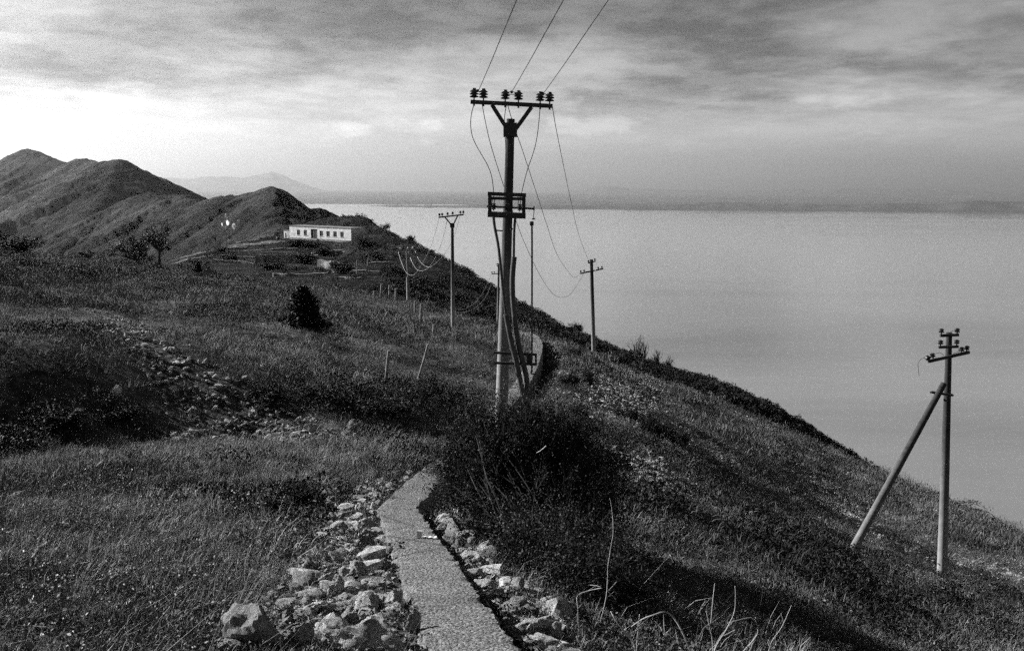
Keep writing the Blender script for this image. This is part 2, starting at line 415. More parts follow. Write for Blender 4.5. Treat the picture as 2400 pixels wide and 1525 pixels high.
ground = link('ground', me, None, [M['ground']]); tag(ground, 'grassy stony hillside sloping down to the lake', 'hillside', kind='structure')

# ------------------------------------------------------------------ the next hill with the white building
MID = [(740, 563, 350), (680, 563, 350), (830, 562, 345), (640, 566, 350), (560, 577, 340), (450, 598, 310), (400, 614, 290), (600, 602, 290), (700, 592, 305), (800, 602, 280),
       (600, 640, 225), (750, 650, 200), (880, 650, 190), (480, 645, 230), (400, 665, 220), (800, 509, 388), (860, 510, 380), (720, 530, 385), (690, 535, 400), (640, 560, 400), (560, 580, 420),
       (800, 530, 430), (860, 560, 430), (640, 600, 500), (830, 548, 358), (780, 545, 362), (860, 540, 352), (920, 530, 350), (1000, 590, 310), (1100, 650, 280), (1170, 690, 260), (1300, 765, 235), (1420, 831, 220), (1550, 881, 210), (1740, 940, 205), (1905, 1037, 200), (2100, 1150, 195),
       (920, 590, 390), (1000, 660, 350), (1170, 780, 300), (1420, 930, 260), (1740, 1070, 240), (1905, 1190, 230),
       (900, 640, 220), (1000, 690, 190), (1100, 760, 160), (1300, 860, 150), (1500, 960, 140), (1800, 1110, 140), (2100, 1280, 140),
       (300, 760, 150), (600, 730, 145), (890, 780, 140), (0, 770, 160), (-300, 770, 170), (1100, 830, 130), (1400, 980, 120),
       (300, 650, 300), (200, 690, 300), (0, 740, 330), (-300, 780, 350), (400, 625, 450), (200, 710, 450), (0, 760, 470)]
mid_f = Field(MID, lambda x, y: -20.0 + 0 * x)
def Zmid(x, y):
    x = np.asarray(x, float).ravel(); y = np.asarray(y, float).ravel()
    z = mid_f(x, y) + 1.6 * fbm(x * 0.045, y * 0.045, 6, 0.6)
    # terraces cut across the slope below the building
    px, py = to_photo(x, y, z)
    w = sstep(470, 560, px) * (1 - sstep(860, 960, px)) * sstep(200, 240, y) * (1 - sstep(330, 345, y))
    st = 2.6; q = z / st; fr = q - np.floor(q)
    z = z + w * ((np.floor(q) + sstep(0.55, 0.95, fr)) * st - z) * 0.85
    # levelled yard
    b = P(745, 563, 350); d = np.hypot((x - b.x) / 26, (y - b.y) / 9)
    z = z + (b.z - z) * (1 - sstep(0.7, 1.5, d))
    return z
def mid_hit(px, py, r0=150.0, r1=480.0):
    d = ray(px, py); t = np.linspace(r0, r1, 500); z = Zmid(d.x * t, d.y * t) - d.z * t
    k = np.where(z > 0)[0]
    if len(k) == 0: return None
    tt = t[k[0]]; return Vector((d.x * tt, d.y * tt, float(Zmid([d.x * tt], [d.y * tt])[0])))
v, f = polar_grid(Zmid, R(-45), R(40), 420, 118, 520, 330)
me = mesh_np('hill', v, f, True)
hill = link('hill', me, None, [M['maquis']]); tag(hill, 'dark scrub covered hill carrying the long white building', 'hill', kind='structure')

# ------------------------------------------------------------------ mountain ridge on the left
CRESTS = [  # (photo x, photo y, distance), slope of the flanks
    ([(645, 575, 400), (655, 520, 560), (632, 433, 720), (580, 452, 780), (520, 459, 830), (482, 482, 900)], 0.56, 5),
    ([(482, 482, 900), (432, 452, 980), (370, 452, 1040), (310, 458, 1060), (200, 530, 1000), (100, 610, 900)], 0.58, 6),
    ([(275, 370, 1500), (232, 381, 1650), (192, 368, 1850), (160, 381, 1980), (100, 362, 2150), (55, 348, 2300), (0, 374, 2500), (-250, 440, 2800), (-700, 480, 3000)], 0.57, 8),
    ([(275, 370, 1500), (262, 412, 1420), (228, 470, 1300), (175, 540, 1150), (110, 610, 1000)], 0.57, 7),
    ([(192, 368, 1850), (152, 440, 1650), (85, 530, 1400), (0, 620, 1200)], 0.6, 7),
    ([(55, 348, 2300), (22, 425, 2000), (-60, 530, 1600)], 0.6, 8)]
def Zmount(x, y):
    x = np.asarray(x, float); y = np.asarray(y, float); z = np.full(x.shape, -400.0)
    for ci, (pts, s, wd) in enumerate(CRESTS):
        L = resample([P(*p) for p in pts], 25 if ci < 2 else 40); A = np.array([tuple(p) for p in L])
        seg = np.concatenate([[0], np.cumsum(np.linalg.norm(np.diff(A[:, :2], axis=0), axis=1))])
        best = np.full(x.shape, -1e9); bd = np.zeros(x.shape); bs = np.zeros(x.shape); bc = np.zeros(x.shape)
        for i in range(len(A) - 1):
            ax, ay, az = A[i]; bx, by, bz = A[i + 1]; dx, dy = bx - ax, by - ay; l2 = dx * dx + dy * dy
            t = np.clip(((x - ax) * dx + (y - ay) * dy) / l2, 0, 1)
            d = np.hypot(x - ax - t * dx, y - ay - t * dy); zc = az + t * (bz - az)
            h = zc - s * d; m = h > best
            best[m] = h[m]; bd[m] = d[m]; bs[m] = (seg[i] + t * (seg[i + 1] - seg[i]))[m]; bc[m] = zc[m]
        rib = fbm(bs * 0.011 + 7 * ci, bd * 0.0016, 4, 0.55); rib2 = fbm(bs * 0.045, bd * 0.006 + 3, 3)
        best = bc - s * (np.sqrt(bd * bd + wd * wd) - wd) * (1 + 0.36 * rib + 0.24 * rib2)
        z = np.maximum(z, best)
    nearer = sstep(380, 520, np.hypot(x, y))
    g1 = 1 - np.abs(fbm(x * 0.010 + 3, y * 0.010, 4, 0.55)) * 2; z = z - nearer * 5 * np.clip(g1, 0, 1) ** 3
    z = z + nearer * 2.4 * fbm(x * 0.022 + 11, y * 0.022, 5, 0.62) + 1.6 * fbm(x * 0.11, y * 0.11, 3, 0.65)
    return z
v, f = polar_grid(Zmount, R(-46), R(-6), 600, 400, 3400, 560)
me = mesh_np('mountain', v, f, True)
mount = link('mountain', me, None, [M['mount']]); tag(mount, 'bare ribbed mountain ridge with rounded peaks behind the building', 'mountain', kind='structure')

# ------------------------------------------------------------------ lake, far shore
LAKE = -250.0
v, f = polar_grid(lambda x, y: np.full(len(x), LAKE), R(-60), R(60), 60, 120, 14600, 120)
lake = link('lake', mesh_np('lake', v, f, True), None, [M['water']]); tag(lake, 'wide calm silvery lake reaching to the far shore', 'lake', kind='structure')
v, f = polar_grid(lambda x, y: LAKE + 1 + 14 * fbm(x * 0.0006, y * 0.0006, 4), R(-60), R(60), 160, 14000, 62000, 60)
plain = link('far_plain', mesh_np('far_plain', v, f, True), None, [M['far']]); tag(plain, 'low hazy land beyond the far shore', 'plain', kind='structure')
def far_range(name, prof, d0, depth, label, rough):
    """a range of far hills from a skyline (photo x, photo y) at distance d0, real width depth"""
    n = 260; px = np.linspace(prof[0][0], prof[-1][0], n); py = np.interp(px, [p[0] for p in prof], [p[1] for p in prof])
    py = py + rough * fbm(px * 0.012, px * 0 + d0, 5, 0.6)
    nr = 24; V_, F_ = [], []
    for i in range(n):
        top = P(px[i], py[i], d0 + depth / 2); hgt = max(top.z - LAKE, 2) * min(1, (i + 0.02) / 26, (n - 1 - i + 0.02) / 26)
        for j in range(nr):
            t = j / (nr - 1); q = ray(px[i], py[i]); y = d0 + depth * t
            w = math.sin(math.pi * t) ** 0.8 * (1 + 0.25 * float(mnoise.noise((i * 0.15, j * 0.4, d0))) * (0 if j == nr // 2 else 1))
            V_.append((q.x * y, y, LAKE - 3 + (hgt + 3) * min(w, 1.0)))
    for i in range(n - 1):
        for j in range(nr - 1):
            a = i * nr + j; F_.append((a, a + nr, a + nr + 1, a + 1))
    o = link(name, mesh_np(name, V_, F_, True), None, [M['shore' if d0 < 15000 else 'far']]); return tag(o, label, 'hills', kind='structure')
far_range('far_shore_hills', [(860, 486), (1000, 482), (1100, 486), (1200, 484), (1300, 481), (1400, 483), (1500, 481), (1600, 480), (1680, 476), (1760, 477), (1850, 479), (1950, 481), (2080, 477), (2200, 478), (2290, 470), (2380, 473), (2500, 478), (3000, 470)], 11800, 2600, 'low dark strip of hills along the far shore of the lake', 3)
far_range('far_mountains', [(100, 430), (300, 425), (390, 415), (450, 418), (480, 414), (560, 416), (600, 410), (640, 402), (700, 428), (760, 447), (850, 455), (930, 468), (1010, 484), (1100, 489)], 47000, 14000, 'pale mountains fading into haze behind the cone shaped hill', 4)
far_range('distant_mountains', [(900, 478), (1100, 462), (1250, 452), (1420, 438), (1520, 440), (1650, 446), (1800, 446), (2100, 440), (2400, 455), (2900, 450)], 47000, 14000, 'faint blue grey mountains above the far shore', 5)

# ------------------------------------------------------------------ air
hz = MB(); hz.box((0, 31000, 480), (90000, 64000, 1470))
hm = bpy.data.materials.new('haze'); hm.use_nodes = True; t = hm.node_tree; t.nodes.remove(t.nodes['Principled BSDF'])
pv = N(t, 'ShaderNodeVolumePrincipled'); pv.inputs['Color'].default_value = (0.97, 0.97, 0.97, 1); pv.inputs['Density'].default_value = 2.6e-5
pv.inputs['Anisotropy'].default_value = 0.65
t.links.new(pv.outputs[0], t.nodes['Material Output'].inputs['Volume'])
haze = hz.build('haze', hm); tag(haze, 'pale haze in the air over the lake', 'haze', kind='stuff')
# ------------------------------------------------------------------ concrete wall along the track
M['wall'] = None
def make_concrete_top():
    m, t, b = pmat('rough_concrete', 0.92, 0.2); p = opos(t)
    n1 = tnoise(t, p, 38, 6, 0.7); n2 = tnoise(t, p, 1.6, 4, 0.6)
    vo = N(t, 'ShaderNodeTexVoronoi'); vo.inputs['Scale'].default_value = 40.0; t.links.new(p, vo.inputs['Vector'])
    agg = ramp(t, vo.outputs['Color'], [(0.2, 0.05), (0.6, 0.19), (0.95, 0.40)])
    c = mixv(t, 0.5, ramp(t, n1, [(0.36, 0.03), (0.64, 0.36)]), agg)
    c = math_node(t, 'MULTIPLY', c, ramp(t, n2, [(0.3, 0.75), (0.7, 1.15)])); crack = N(t, 'ShaderNodeTexVoronoi', feature='DISTANCE_TO_EDGE'); crack.inputs['Scale'].default_value = 0.33; t.links.new(p, crack.inputs['Vector'])
    c = math_node(t, 'MULTIPLY', c, ramp(t, crack.outputs['Distance'], [(0.003, 0.6), (0.010, 1.0)])); soil = ramp(t, tnoise(t, p, 2.3, 6, 0.7), [(0.60, 0.0), (0.70, 1.0)])
    c = mixv(t, math_node(t, 'MULTIPLY', soil, 0.7), c, 0.05); t.links.new(c, b.inputs['Base Color'])
    bump(t, b, math_node(t, 'ADD', n1, math_node(t, 'MULTIPLY', vo.outputs['Distance'], -0.9)), 1.0, 0.02); return m
M['wall'] = make_concrete_top()
def build_wall():
    V_, F_ = [], []; prof = [(-0.275, -1.9), (-0.29, -0.04), (-0.262, -0.004), (-0.16, 0.004), (-0.04, 0.0), (0.08, 0.003), (0.19, 0.0), (0.262, -0.006), (0.285, -0.05), (0.28, -0.25), (0.30, -0.6), (0.31, -1.9)]
    # dense rings near the viewpoint
    idx = []; s = 0.0
    while s < wall_s[-1]:
        idx.append(s); s += 0.05 if s < 14 else 0.25
    sx = [np.interp(idx, wall_s, WL[:, k]) for k in range(3)]; tx = [np.interp(idx, wall_s, WT[:, k]) for k in range(2)]
    tx = [np.convolve(np.pad(a, 3, 'edge'), np.ones(7) / 7, 'valid') for a in tx]
    nr = len(prof)
    for i, s in enumerate(idx):
        T = Vector((tx[0][i], tx[1][i], 0)).normalized(); n = Vector((T.y, -T.x, 0)); c = Vector((sx[0][i], sx[1][i], sx[2][i]))
        for j, (o, h) in enumerate(prof):
            e = 0.0; dz = 0.008 * mnoise.noise((s * 6, j * 1.7, 3.0)) + 0.006 * mnoise.noise((s * 19, j * 3.1, 8.0))
            if j in (1, 2, 7, 8):
                e = 0.04 * mnoise.noise((s * 2.1, j * 9.0, 0)) + 0.04 * mnoise.noise((s * 9, j * 9.0, 5)); dz += 0.03 * mnoise.noise((s * 5, j, 11))
            V_.append(c + n * (o + e) + Vector((0, 0, h + (dz if 0 < j < nr - 1 else 0))))
    for i in range(len(idx) - 1):
        for j in range(nr - 1):
            a = i * nr + j; F_.append((a, a + 1, a + nr + 1, a + nr))
    me = mesh_np('concrete_wall', [tuple(p) for p in V_], F_, True); me.set_sharp_from_angle(angle=R(40))
    o = link('concrete_wall', me, None, [M['wall']])
    tag(o, 'long narrow concrete wall top with a kink, running from the bottom edge past the bush', 'wall', kind='thing')
build_wall()

# ------------------------------------------------------------------ poles
def make_pole():
    # pale concrete near the ground, base colour streakily darkening towards the top
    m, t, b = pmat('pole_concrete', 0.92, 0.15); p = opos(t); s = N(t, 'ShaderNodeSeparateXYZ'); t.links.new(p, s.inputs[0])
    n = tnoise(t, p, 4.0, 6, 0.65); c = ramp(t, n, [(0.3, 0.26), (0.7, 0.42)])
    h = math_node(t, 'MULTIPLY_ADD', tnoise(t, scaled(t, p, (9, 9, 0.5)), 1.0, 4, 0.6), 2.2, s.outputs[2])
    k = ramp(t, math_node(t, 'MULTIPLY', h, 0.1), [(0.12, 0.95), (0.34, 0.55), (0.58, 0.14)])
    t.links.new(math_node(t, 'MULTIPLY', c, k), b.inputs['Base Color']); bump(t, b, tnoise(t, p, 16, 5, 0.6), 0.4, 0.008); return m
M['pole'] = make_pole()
M['iron'] = simple('dark_iron', 0.015, 0.04, 12, 0.6, 0.4, 0.2, 0.003, world=True)
M['porc'] = simple('brown_porcelain', 0.012, 0.022, 10, 0.25, 0.5, 0, 0, world=True)
M['porcw'] = simple('white_porcelain', 0.55, 0.7, 10, 0.25, 0.5, 0, 0, world=True)
M['cable'] = simple('cable_sheath', 0.03, 0.07, 9, 0.5, 0.4, 0, 0, world=True)
M['pipe'] = simple('steel_pipe', 0.03, 0.09, 6, 0.6, 0.5, 0.2, 0.004, world=True)
M['wire'] = simple('wire_metal', 0.03, 0.05, 4, 0.5, 0.5, 0, 0, world=True)
M['wirel'] = simple('pale_wire', 0.30, 0.40, 4, 0.4, 0.5, 0, 0, world=True)
M['wood'] = simple('grey_wood', 0.12, 0.32, 6, 0.9, 0.1, 0.6, 0.01, world=True)
INS = [(0.018, 0), (0.018, 0.06), (0.05, 0.065), (0.085, 0.075), (0.088, 0.095), (0.045, 0.12), (0.045, 0.13), (0.088, 0.14), (0.09, 0.162), (0.05, 0.185), (0.05, 0.195), (0.082, 0.2), (0.082, 0.222), (0.05, 0.245), (0.04, 0.262), (0.04, 0.285), (0.02, 0.295)]
INS_SMALL = [(0.02, 0), (0.02, 0.05), (0.062, 0.055), (0.066, 0.085), (0.04, 0.105), (0.042, 0.12), (0.062, 0.125), (0.058, 0.16), (0.03, 0.18), (0.012, 0.185)]
def insulator(parent, base, scale=1.0, prof=INS, mat=None, axis=(0, 0, 1), seg=14):
    b = MB(); b.lathe(base, [(r * scale * (1.2 if r > 0.03 else 1.0), z * scale * 0.94) for r, z in prof], seg, axis)
    return b.build('insulator', mat or M['porc'], parent, True, True)
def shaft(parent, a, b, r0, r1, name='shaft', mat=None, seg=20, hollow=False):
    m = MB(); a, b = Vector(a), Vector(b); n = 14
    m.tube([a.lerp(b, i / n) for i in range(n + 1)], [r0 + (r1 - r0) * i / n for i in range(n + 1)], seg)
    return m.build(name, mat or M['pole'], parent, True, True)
def bar(parent, a, b, w, h, name, mat=None):
    m = MB(); m.beam(a, b, w, h); return m.build(name, mat or M['iron'], parent, False, True)
def pipe(parent, pts, rad, name, mat, seg=10, step=0.12):
    m = MB(); m.tube(resample(pts, step), rad, seg); return m.build(name, mat, parent, True, True)
def foot(px, py, d, deep=0.5):
    """a point on the shaft's line taken down into the ground"""
    p = P(px, py, d); z = float(Znear([p.x], [p.y])[0]); p.z = min(p.z, z) - deep; return p
WIRES = []
def wire(pts, label, rad=0.006, mat=None, group='overhead wires', step=0.5):
    m = MB(); m.tube(resample(pts, step), rad, 5); o = m.build('overhead_wire', mat or M['wire'], None, True)
    return tag(o, label, 'wire', group)

# --- the tall switch pole in the middle
D = 23.0
root = empty('utility_pole', P(1171, 985, D), 'tall concrete power pole with a switch frame and cables, rising out of the bush', 'pole')
a = foot(1170, 990, D, 0.9); tp = P(1197, 279, D)
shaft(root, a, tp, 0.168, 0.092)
def q(px, py, dd=0.0): return P(px, py, D + dd)
bar(root, q(1103, 239, -0.13), q(1295, 249, -0.13), 0.09, 0.088, 'crossarm')
for p1, p2 in (((1153, 246), (1192, 308)), ((1246, 251), (1205, 308))):
    bar(root, q(*p1, -0.10), q(*p2, -0.10), 0.06, 0.09, 'brace')
m = MB(); c = q(1196, 305); m.box(c, (0.31, 0.30, 0.31)); m.build('collar', M['iron'], root, False, True)
for px in (1111, 1133, 1184, 1215, 1266, 1288):
    py = 239 + (px - 1103) * 10 / 192
    insulator(root, q(px, py - 4, -0.13), 0.98)
    m = MB(); m.lathe(q(px, py + 9, -0.13), [(0.022, 0), (0.022, 0.06)], 6); m.build('bolt', M['iron'], root, False, True)
for pts in ([(1111, 214), (1119, 212), (1124, 217), (1133, 214)], [(1184, 219), (1198, 215), (1215, 219)], [(1184, 222), (1200, 222), (1215, 222)], [(1266, 224), (1274, 219), (1288, 226)]):
    pipe(root, [q(x, y, -0.13) for x, y in pts], 0.008, 'jumper', M['wire'], 5)
for px, py in ((1120, 213), (1199, 216), (1272, 219)):
    m = MB(); m.lathe(q(px, py, -0.14), [(0.01, -0.03), (0.032, -0.02), (0.032, 0.02), (0.01, 0.03)], 8, (1, 0, 0.3)); m.build('clamp', M['iron'], root, False, True)
# switch frame: outer bars, inner rail, lower tray, turning shaft
fr = [((1148, 450.5), (1148, 506)), ((1228, 455), (1227, 509))]
for p1, p2 in fr: bar(root, q(*p1, -0.22), q(*p2, -0.22), 0.08, 0.08, 'frame_bar')
bar(root, q(1143, 454, -0.22), q(1233, 457.5, -0.22), 0.078, 0.085, 'frame_bar')
bar(root, q(1147, 464.5, -0.20), q(1229, 466.5, -0.20), 0.06, 0.07, 'frame_bar')
bar(root, q(1143, 502, -0.22), q(1232, 506, -0.22), 0.11, 0.13, 'frame_bar')
pipe(root, [q(1140.5, 483.5, -0.3), q(1252, 489.5, -0.3)], 0.021, 'turning_shaft', M['iron'], 8)
pipe(root, [q(1251.5, 483, -0.3), q(1251.5, 494, -0.3)], 0.014, 'crank', M['iron'], 6)
for px, py in ((1157, 471), (1187, 472), (1218, 473)):
    insulator(root, q(px, py + 23, -0.27), 0.62, INS_SMALL)
    insulator(root, q(px + 1, py + 3, -0.27), 0.55, INS_SMALL, axis=(0, 0, -1))
for px, py in ((1156, 468), (1217, 470), (1188, 470)):
    for o in (-2, 3):
        pipe(root, [q(px + o, py, -0.3), q(px + o - 1.5, py + 16, -0.3)], 0.009, 'contact_blade', M['iron'], 5)
pipe(root, [q(1251.5, 494, -0.3), q(1250.5, 511, -0.3)], 0.009, 'drive_link', M['iron'], 5)
m = MB(); m.lathe(q(1250.5, 513, -0.3), [(0.0, -0.02), (0.04, -0.01), (0.04, 0.01), (0, 0.02)], 10); m.build('link_joint', M['iron'], root, True, True)
pipe(root, [q(1246.5, 519, -0.3), q(1247, 600, -0.3), q(1246.5, 872, -0.3)], 0.021, 'drive_rod', M['pipe'], 8, 0.5)
m = MB(); m.lathe(q(1246.3, 524, -0.3), [(0.025, -0.05), (0.045, -0.04), (0.045, 0.04), (0.025, 0.05)], 8); m.build('rod_socket', M['iron'], root, True, True)
# lower lever bracket
bar(root, q(1158, 826, -0.22), q(1258, 831, -0.22), 0.06, 0.055, 'lower_bracket')
bar(root, q(1160, 850, -0.24), q(1258, 853.5, -0.24), 0.06, 0.055, 'lower_bracket')
bar(root, q(1256, 829, -0.22), q(1256, 856, -0.22), 0.05, 0.05, 'lower_bracket')
m = MB(); m.box(q(1240, 842, -0.26), (0.12, 0.10, 0.22)); m.build('lever_box', M['iron'], root, False, True)
pipe(root, [q(1246, 868, -0.3), q(1245, 875, -0.34), q(1258, 876, -0.36)], 0.018, 'hand_lever', M['iron'], 6)
bar(root, q(1164, 540, -0.15), q(1178, 541, -0.1), 0.03, 0.03, 'cable_clip')
bar(root, q(1196, 537, -0.15), q(1206, 536, -0.1), 0.03, 0.03, 'cable_clip')
# cables running down the pole into steel pipes
pipe(root, [q(1157, 508, -0.3), q(1159, 530, -0.3), q(1167, 570, -0.32), q(1173, 620, -0.33), q(1179, 680, -0.33), q(1186, 740, -0.33)], 0.032, 'cable', M['cable'])
pipe(root, [q(1186, 736, -0.34), q(1196, 790, -0.36), q(1208, 840, -0.38), q(1221, 900, -0.4), q(1234, 955, -0.42), q(1243, 1010, -0.44)], 0.062, 'conduit', M['pipe'], 12)
pipe(root, [q(1208, 509, -0.28), q(1205, 540, -0.28), q(1204, 606, -0.26)], 0.03, 'cable', M['cable'])
pipe(root, [q(1205, 602, -0.26), q(1201, 650, -0.26), q(1202, 700, -0.27), q(1208, 760, -0.3), q(1217, 815, -0.33), q(1234, 885, -0.36), q(1238, 950, -0.38), q(1242, 1010, -0.4)], 0.062, 'conduit', M['pipe'], 12)
# jumpers from the crossarm to the switch
for pts in ([(1111, 246), (1106, 262), (1103, 285), (1105, 312), (1113, 335), (1127, 360), (1143, 388), (1152, 412), (1156, 440), (1157, 462)],
            [(1187, 246), (1183, 270), (1182, 300), (1185, 340), (1186, 420), (1187, 462)],
            [(1266, 250), (1262, 295), (1257, 330), (1250, 358), (1238, 392), (1230, 420), (1223, 450), (1219, 466)]):
    pipe(root, [q(x, y, -0.2) for x, y in pts], 0.009, 'jumper', M['wire'], 5, 0.1)

# --- portal of three wires going over the viewpoint
for (x0, y0, x1, y1, lb) in ((1122, 212, 1211, 0, 'leftmost of three wires running up from the tall pole to the top edge'),
                             (1200, 215, 1321, 0, 'middle of three wires running up from the tall pole to the top edge'),
                             (1274, 219, 1426, 0, 'rightmost of three wires running up from the tall pole to the top edge')):
    A = q(x0, y0, -0.13); Bp = P(x1, y1, 13.0); E = A + (Bp - A) * (44 / (A.y - Bp.y))
    wire([A, A.lerp(Bp, 0.5) - Vector((0, 0, 0.015)), Bp, E.lerp(Bp, 0.5), E + Vector((0, 0, 0.3))], lb, 0.0075, None, 'wires over the viewpoint')

# --- V-headed pole further along the track
D2 = 70.0
def q2(px, py, dd=0.0): return P(px, py, D2 + dd)
root = empty('utility_pole', q2(1062, 770), 'V-headed concrete power pole left of the tall switch pole, seen against the lake', 'pole')
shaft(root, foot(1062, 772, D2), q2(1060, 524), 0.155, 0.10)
bar(root, q2(1028, 509.5, -0.15), q2(1087, 503, -0.15), 0.09, 0.1, 'crossarm')
for p1, p2 in (((1042, 508), (1057, 526)), ((1073, 505), (1063, 526))): bar(root, q2(*p1, -0.12), q2(*p2, -0.12), 0.07, 0.09, 'brace')
m = MB(); m.box(q2(1060, 528), (0.30, 0.30, 0.3)); m.build('collar', M['iron'], root, False, True)
for px in (1030, 1036.5, 1049, 1061, 1079, 1086): insulator(root, q2(px, 507.5 - (px - 1030) * 6.5 / 59, -0.15), 0.85, seg=10)
# --- wooden A-frame pole by the fence
D3 = 98.0
def q3(px, py, dd=0.0): return P(px, py, D3 + dd)
root = empty('utility_pole', q3(956, 724), 'thin wooden A-legged power pole behind the fence on the dark slope', 'pole')
shaft(root, foot(961, 712, D3 + 2), q3(953, 584), 0.11, 0.085, 'leg', M['wood'], 10)
shaft(root, foot(956, 724, D3 - 3), q3(954, 650, -0.2), 0.12, 0.09, 'leg', M['wood'], 10)
bar(root, q3(932, 588, -0.12), q3(974, 584.5, -0.12), 0.1, 0.1, 'crossarm', M['wood'])
for px in (933, 938, 950, 956, 967.5, 972): insulator(root, q3(px, 587 - (px - 932) * 0.08, -0.12), 0.95, seg=8, mat=M['porcw'] if px in (938, 956, 967.5) else None)
# --- two-armed pole on the brow
D4 = 64.0
def q4(px, py, dd=0.0): return P(px, py, D4 + dd)
root = empty('utility_pole', q4(1392, 848), 'slim two-armed power pole on the brow to the right of the tall pole', 'pole')
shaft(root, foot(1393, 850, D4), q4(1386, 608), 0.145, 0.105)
bar(root, q4(1378, 616.5, -0.14), q4(1396, 612, -0.14), 0.08, 0.08, 'crossarm')
bar(root, q4(1360, 641, -0.14), q4(1414, 629.5, -0.14), 0.08, 0.085, 'crossarm')
for px, py in ((1379, 615), (1394, 611), (1361, 639), (1369, 637.5), (1402, 630.5), (1410.5, 629)): insulator(root, q4(px, py, -0.14), 0.85, INS_SMALL, seg=10)
insulator(root, q4(1394, 634, -0.2), 0.55, INS_SMALL, M['porcw'], (1, 0, 0.4), 8)
# --- pole almost hidden behind the tall one
D6 = 88.0
def q6(px, py, dd=0.0): return P(px, py, D6 + dd)
root = empty('utility_pole', q6(1166, 765), 'far thin power pole half hidden behind the tall switch pole', 'pole')
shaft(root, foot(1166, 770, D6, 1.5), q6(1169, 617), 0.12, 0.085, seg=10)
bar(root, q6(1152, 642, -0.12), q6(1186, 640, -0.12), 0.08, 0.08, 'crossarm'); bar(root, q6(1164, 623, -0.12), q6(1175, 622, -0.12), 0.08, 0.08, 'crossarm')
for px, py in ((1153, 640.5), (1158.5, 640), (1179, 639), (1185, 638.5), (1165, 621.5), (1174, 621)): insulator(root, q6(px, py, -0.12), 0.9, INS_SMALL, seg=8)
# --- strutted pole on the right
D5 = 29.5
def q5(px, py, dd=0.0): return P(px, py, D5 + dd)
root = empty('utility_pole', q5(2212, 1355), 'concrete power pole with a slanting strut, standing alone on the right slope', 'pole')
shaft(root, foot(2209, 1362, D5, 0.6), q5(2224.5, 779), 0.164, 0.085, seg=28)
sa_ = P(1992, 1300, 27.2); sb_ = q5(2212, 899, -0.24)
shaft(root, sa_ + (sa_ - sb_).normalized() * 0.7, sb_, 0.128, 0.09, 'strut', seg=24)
bar(root, q5(2203, 786.5, -0.13), q5(2247, 784.5, -0.13), 0.07, 0.08, 'crossarm')
bar(root, q5(2200, 813.5, -0.13), q5(2246, 812, -0.13), 0.07, 0.075, 'crossarm')
bar(root, q5(2175, 847, -0.13), q5(2272, 825, -0.13), 0.07, 0.085, 'crossarm')
bar(root, q5(2183, 919, -0.30), q5(2232, 926, -0.28), 0.06, 0.06, 'clamp_bar'); bar(root, q5(2183, 918, 0.18), q5(2232, 925, 0.18), 0.06, 0.06, 'clamp_bar')
for px, py in ((2181, 919), (2233, 926)): bar(root, q5(px, py, -0.36), q5(px, py, 0.3), 0.05, 0.05, 'clamp_bolt')
for px, py, ax in ((2206, 785, (0, 0, 1)), (2243, 784, (0, 0, 1)), (2204, 812, (0, 0, 1)), (2242, 811, (0, 0, 1)), (2187, 842, (-0.25, 0, 1)), (2253, 828, (0.1, 0, 1)), (2265, 825, (0.1, 0, 1))):
    insulator(root, q5(px, py - 2, -0.13), 1.0, INS_SMALL, None, ax)
insulator(root, q5(2179, 843, -0.13), 1.0, INS_SMALL, None, (-0.8, -0.2, 0.6))
insulator(root, q5(2248, 824, -0.16), 0.62, INS_SMALL, M['porcw'], (0.2, -0.2, 1))
for pts in ([(2192, 829), (2202, 826), (2212, 832)], [(2230, 832), (2240, 826), (2252, 822)], [(2168, 837), (2158, 842), (2152, 850), (2152, 862), (2154, 880)], [(2224, 781), (2234, 774), (2242, 775)]):
    pipe(root, [q5(x, y, -0.14) for x, y in pts], 0.007, 'loose_wire', M['wire'], 5, 0.05)

# --- spans between poles
wire([q(1294, 247, -0.1), P(1303, 300, 25), P(1320, 385, 30), P(1340, 480, 40), P(1357, 552, 51), q4(1379, 610)], 'wire sagging from the right end of the tall crossarm to the two-armed pole', 0.009)
wire([q(1190, 247, 0), P(1204, 295, 23.6), P(1222, 345, 25), P(1250, 430, 29), P(1282, 528, 36), P(1305, 595, 44), P(1330, 634, 52), P(1347, 650, 58), q4(1361, 640)], 'middle wire sagging from the tall pole to the lower arm of the two-armed pole', 0.009)
wire([q(1130, 245, 0), P(1145, 320, 24), P(1172, 410, 26), P(1200, 490, 30), P(1228, 566, 36), P(1262, 638, 43), P(1290, 682, 49), P(1312, 696, 54), P(1338, 688, 59), q4(1369, 640)], 'lowest wire sagging behind the tall pole to the two-armed pole', 0.009)
for i, pts in enumerate(([(933, 588, 98), (940, 612, 97), (951, 637, 95), (964, 645, 92), (977, 637, 88), (996, 606, 82), (1012, 571, 77), (1030, 509, 70)],
                         [(956, 587, 98), (964, 610, 97), (974, 628, 95), (986, 635, 92), (1002, 629, 87), (1020, 604, 80), (1036, 566, 75), (1050, 508, 70)],
                         [(972, 586, 98), (980, 606, 97), (992, 620, 94), (1006, 626, 90), (1022, 616, 84), (1042, 594, 78), (1062, 560, 74), (1079, 504, 70)])):
    wire([P(*p) for p in pts], ('leftmost', 'middle', 'rightmost')[i] + ' of three slack wires between the wooden pole and the V-headed pole', 0.014, M['wirel'], 'slack wires to the wooden pole')
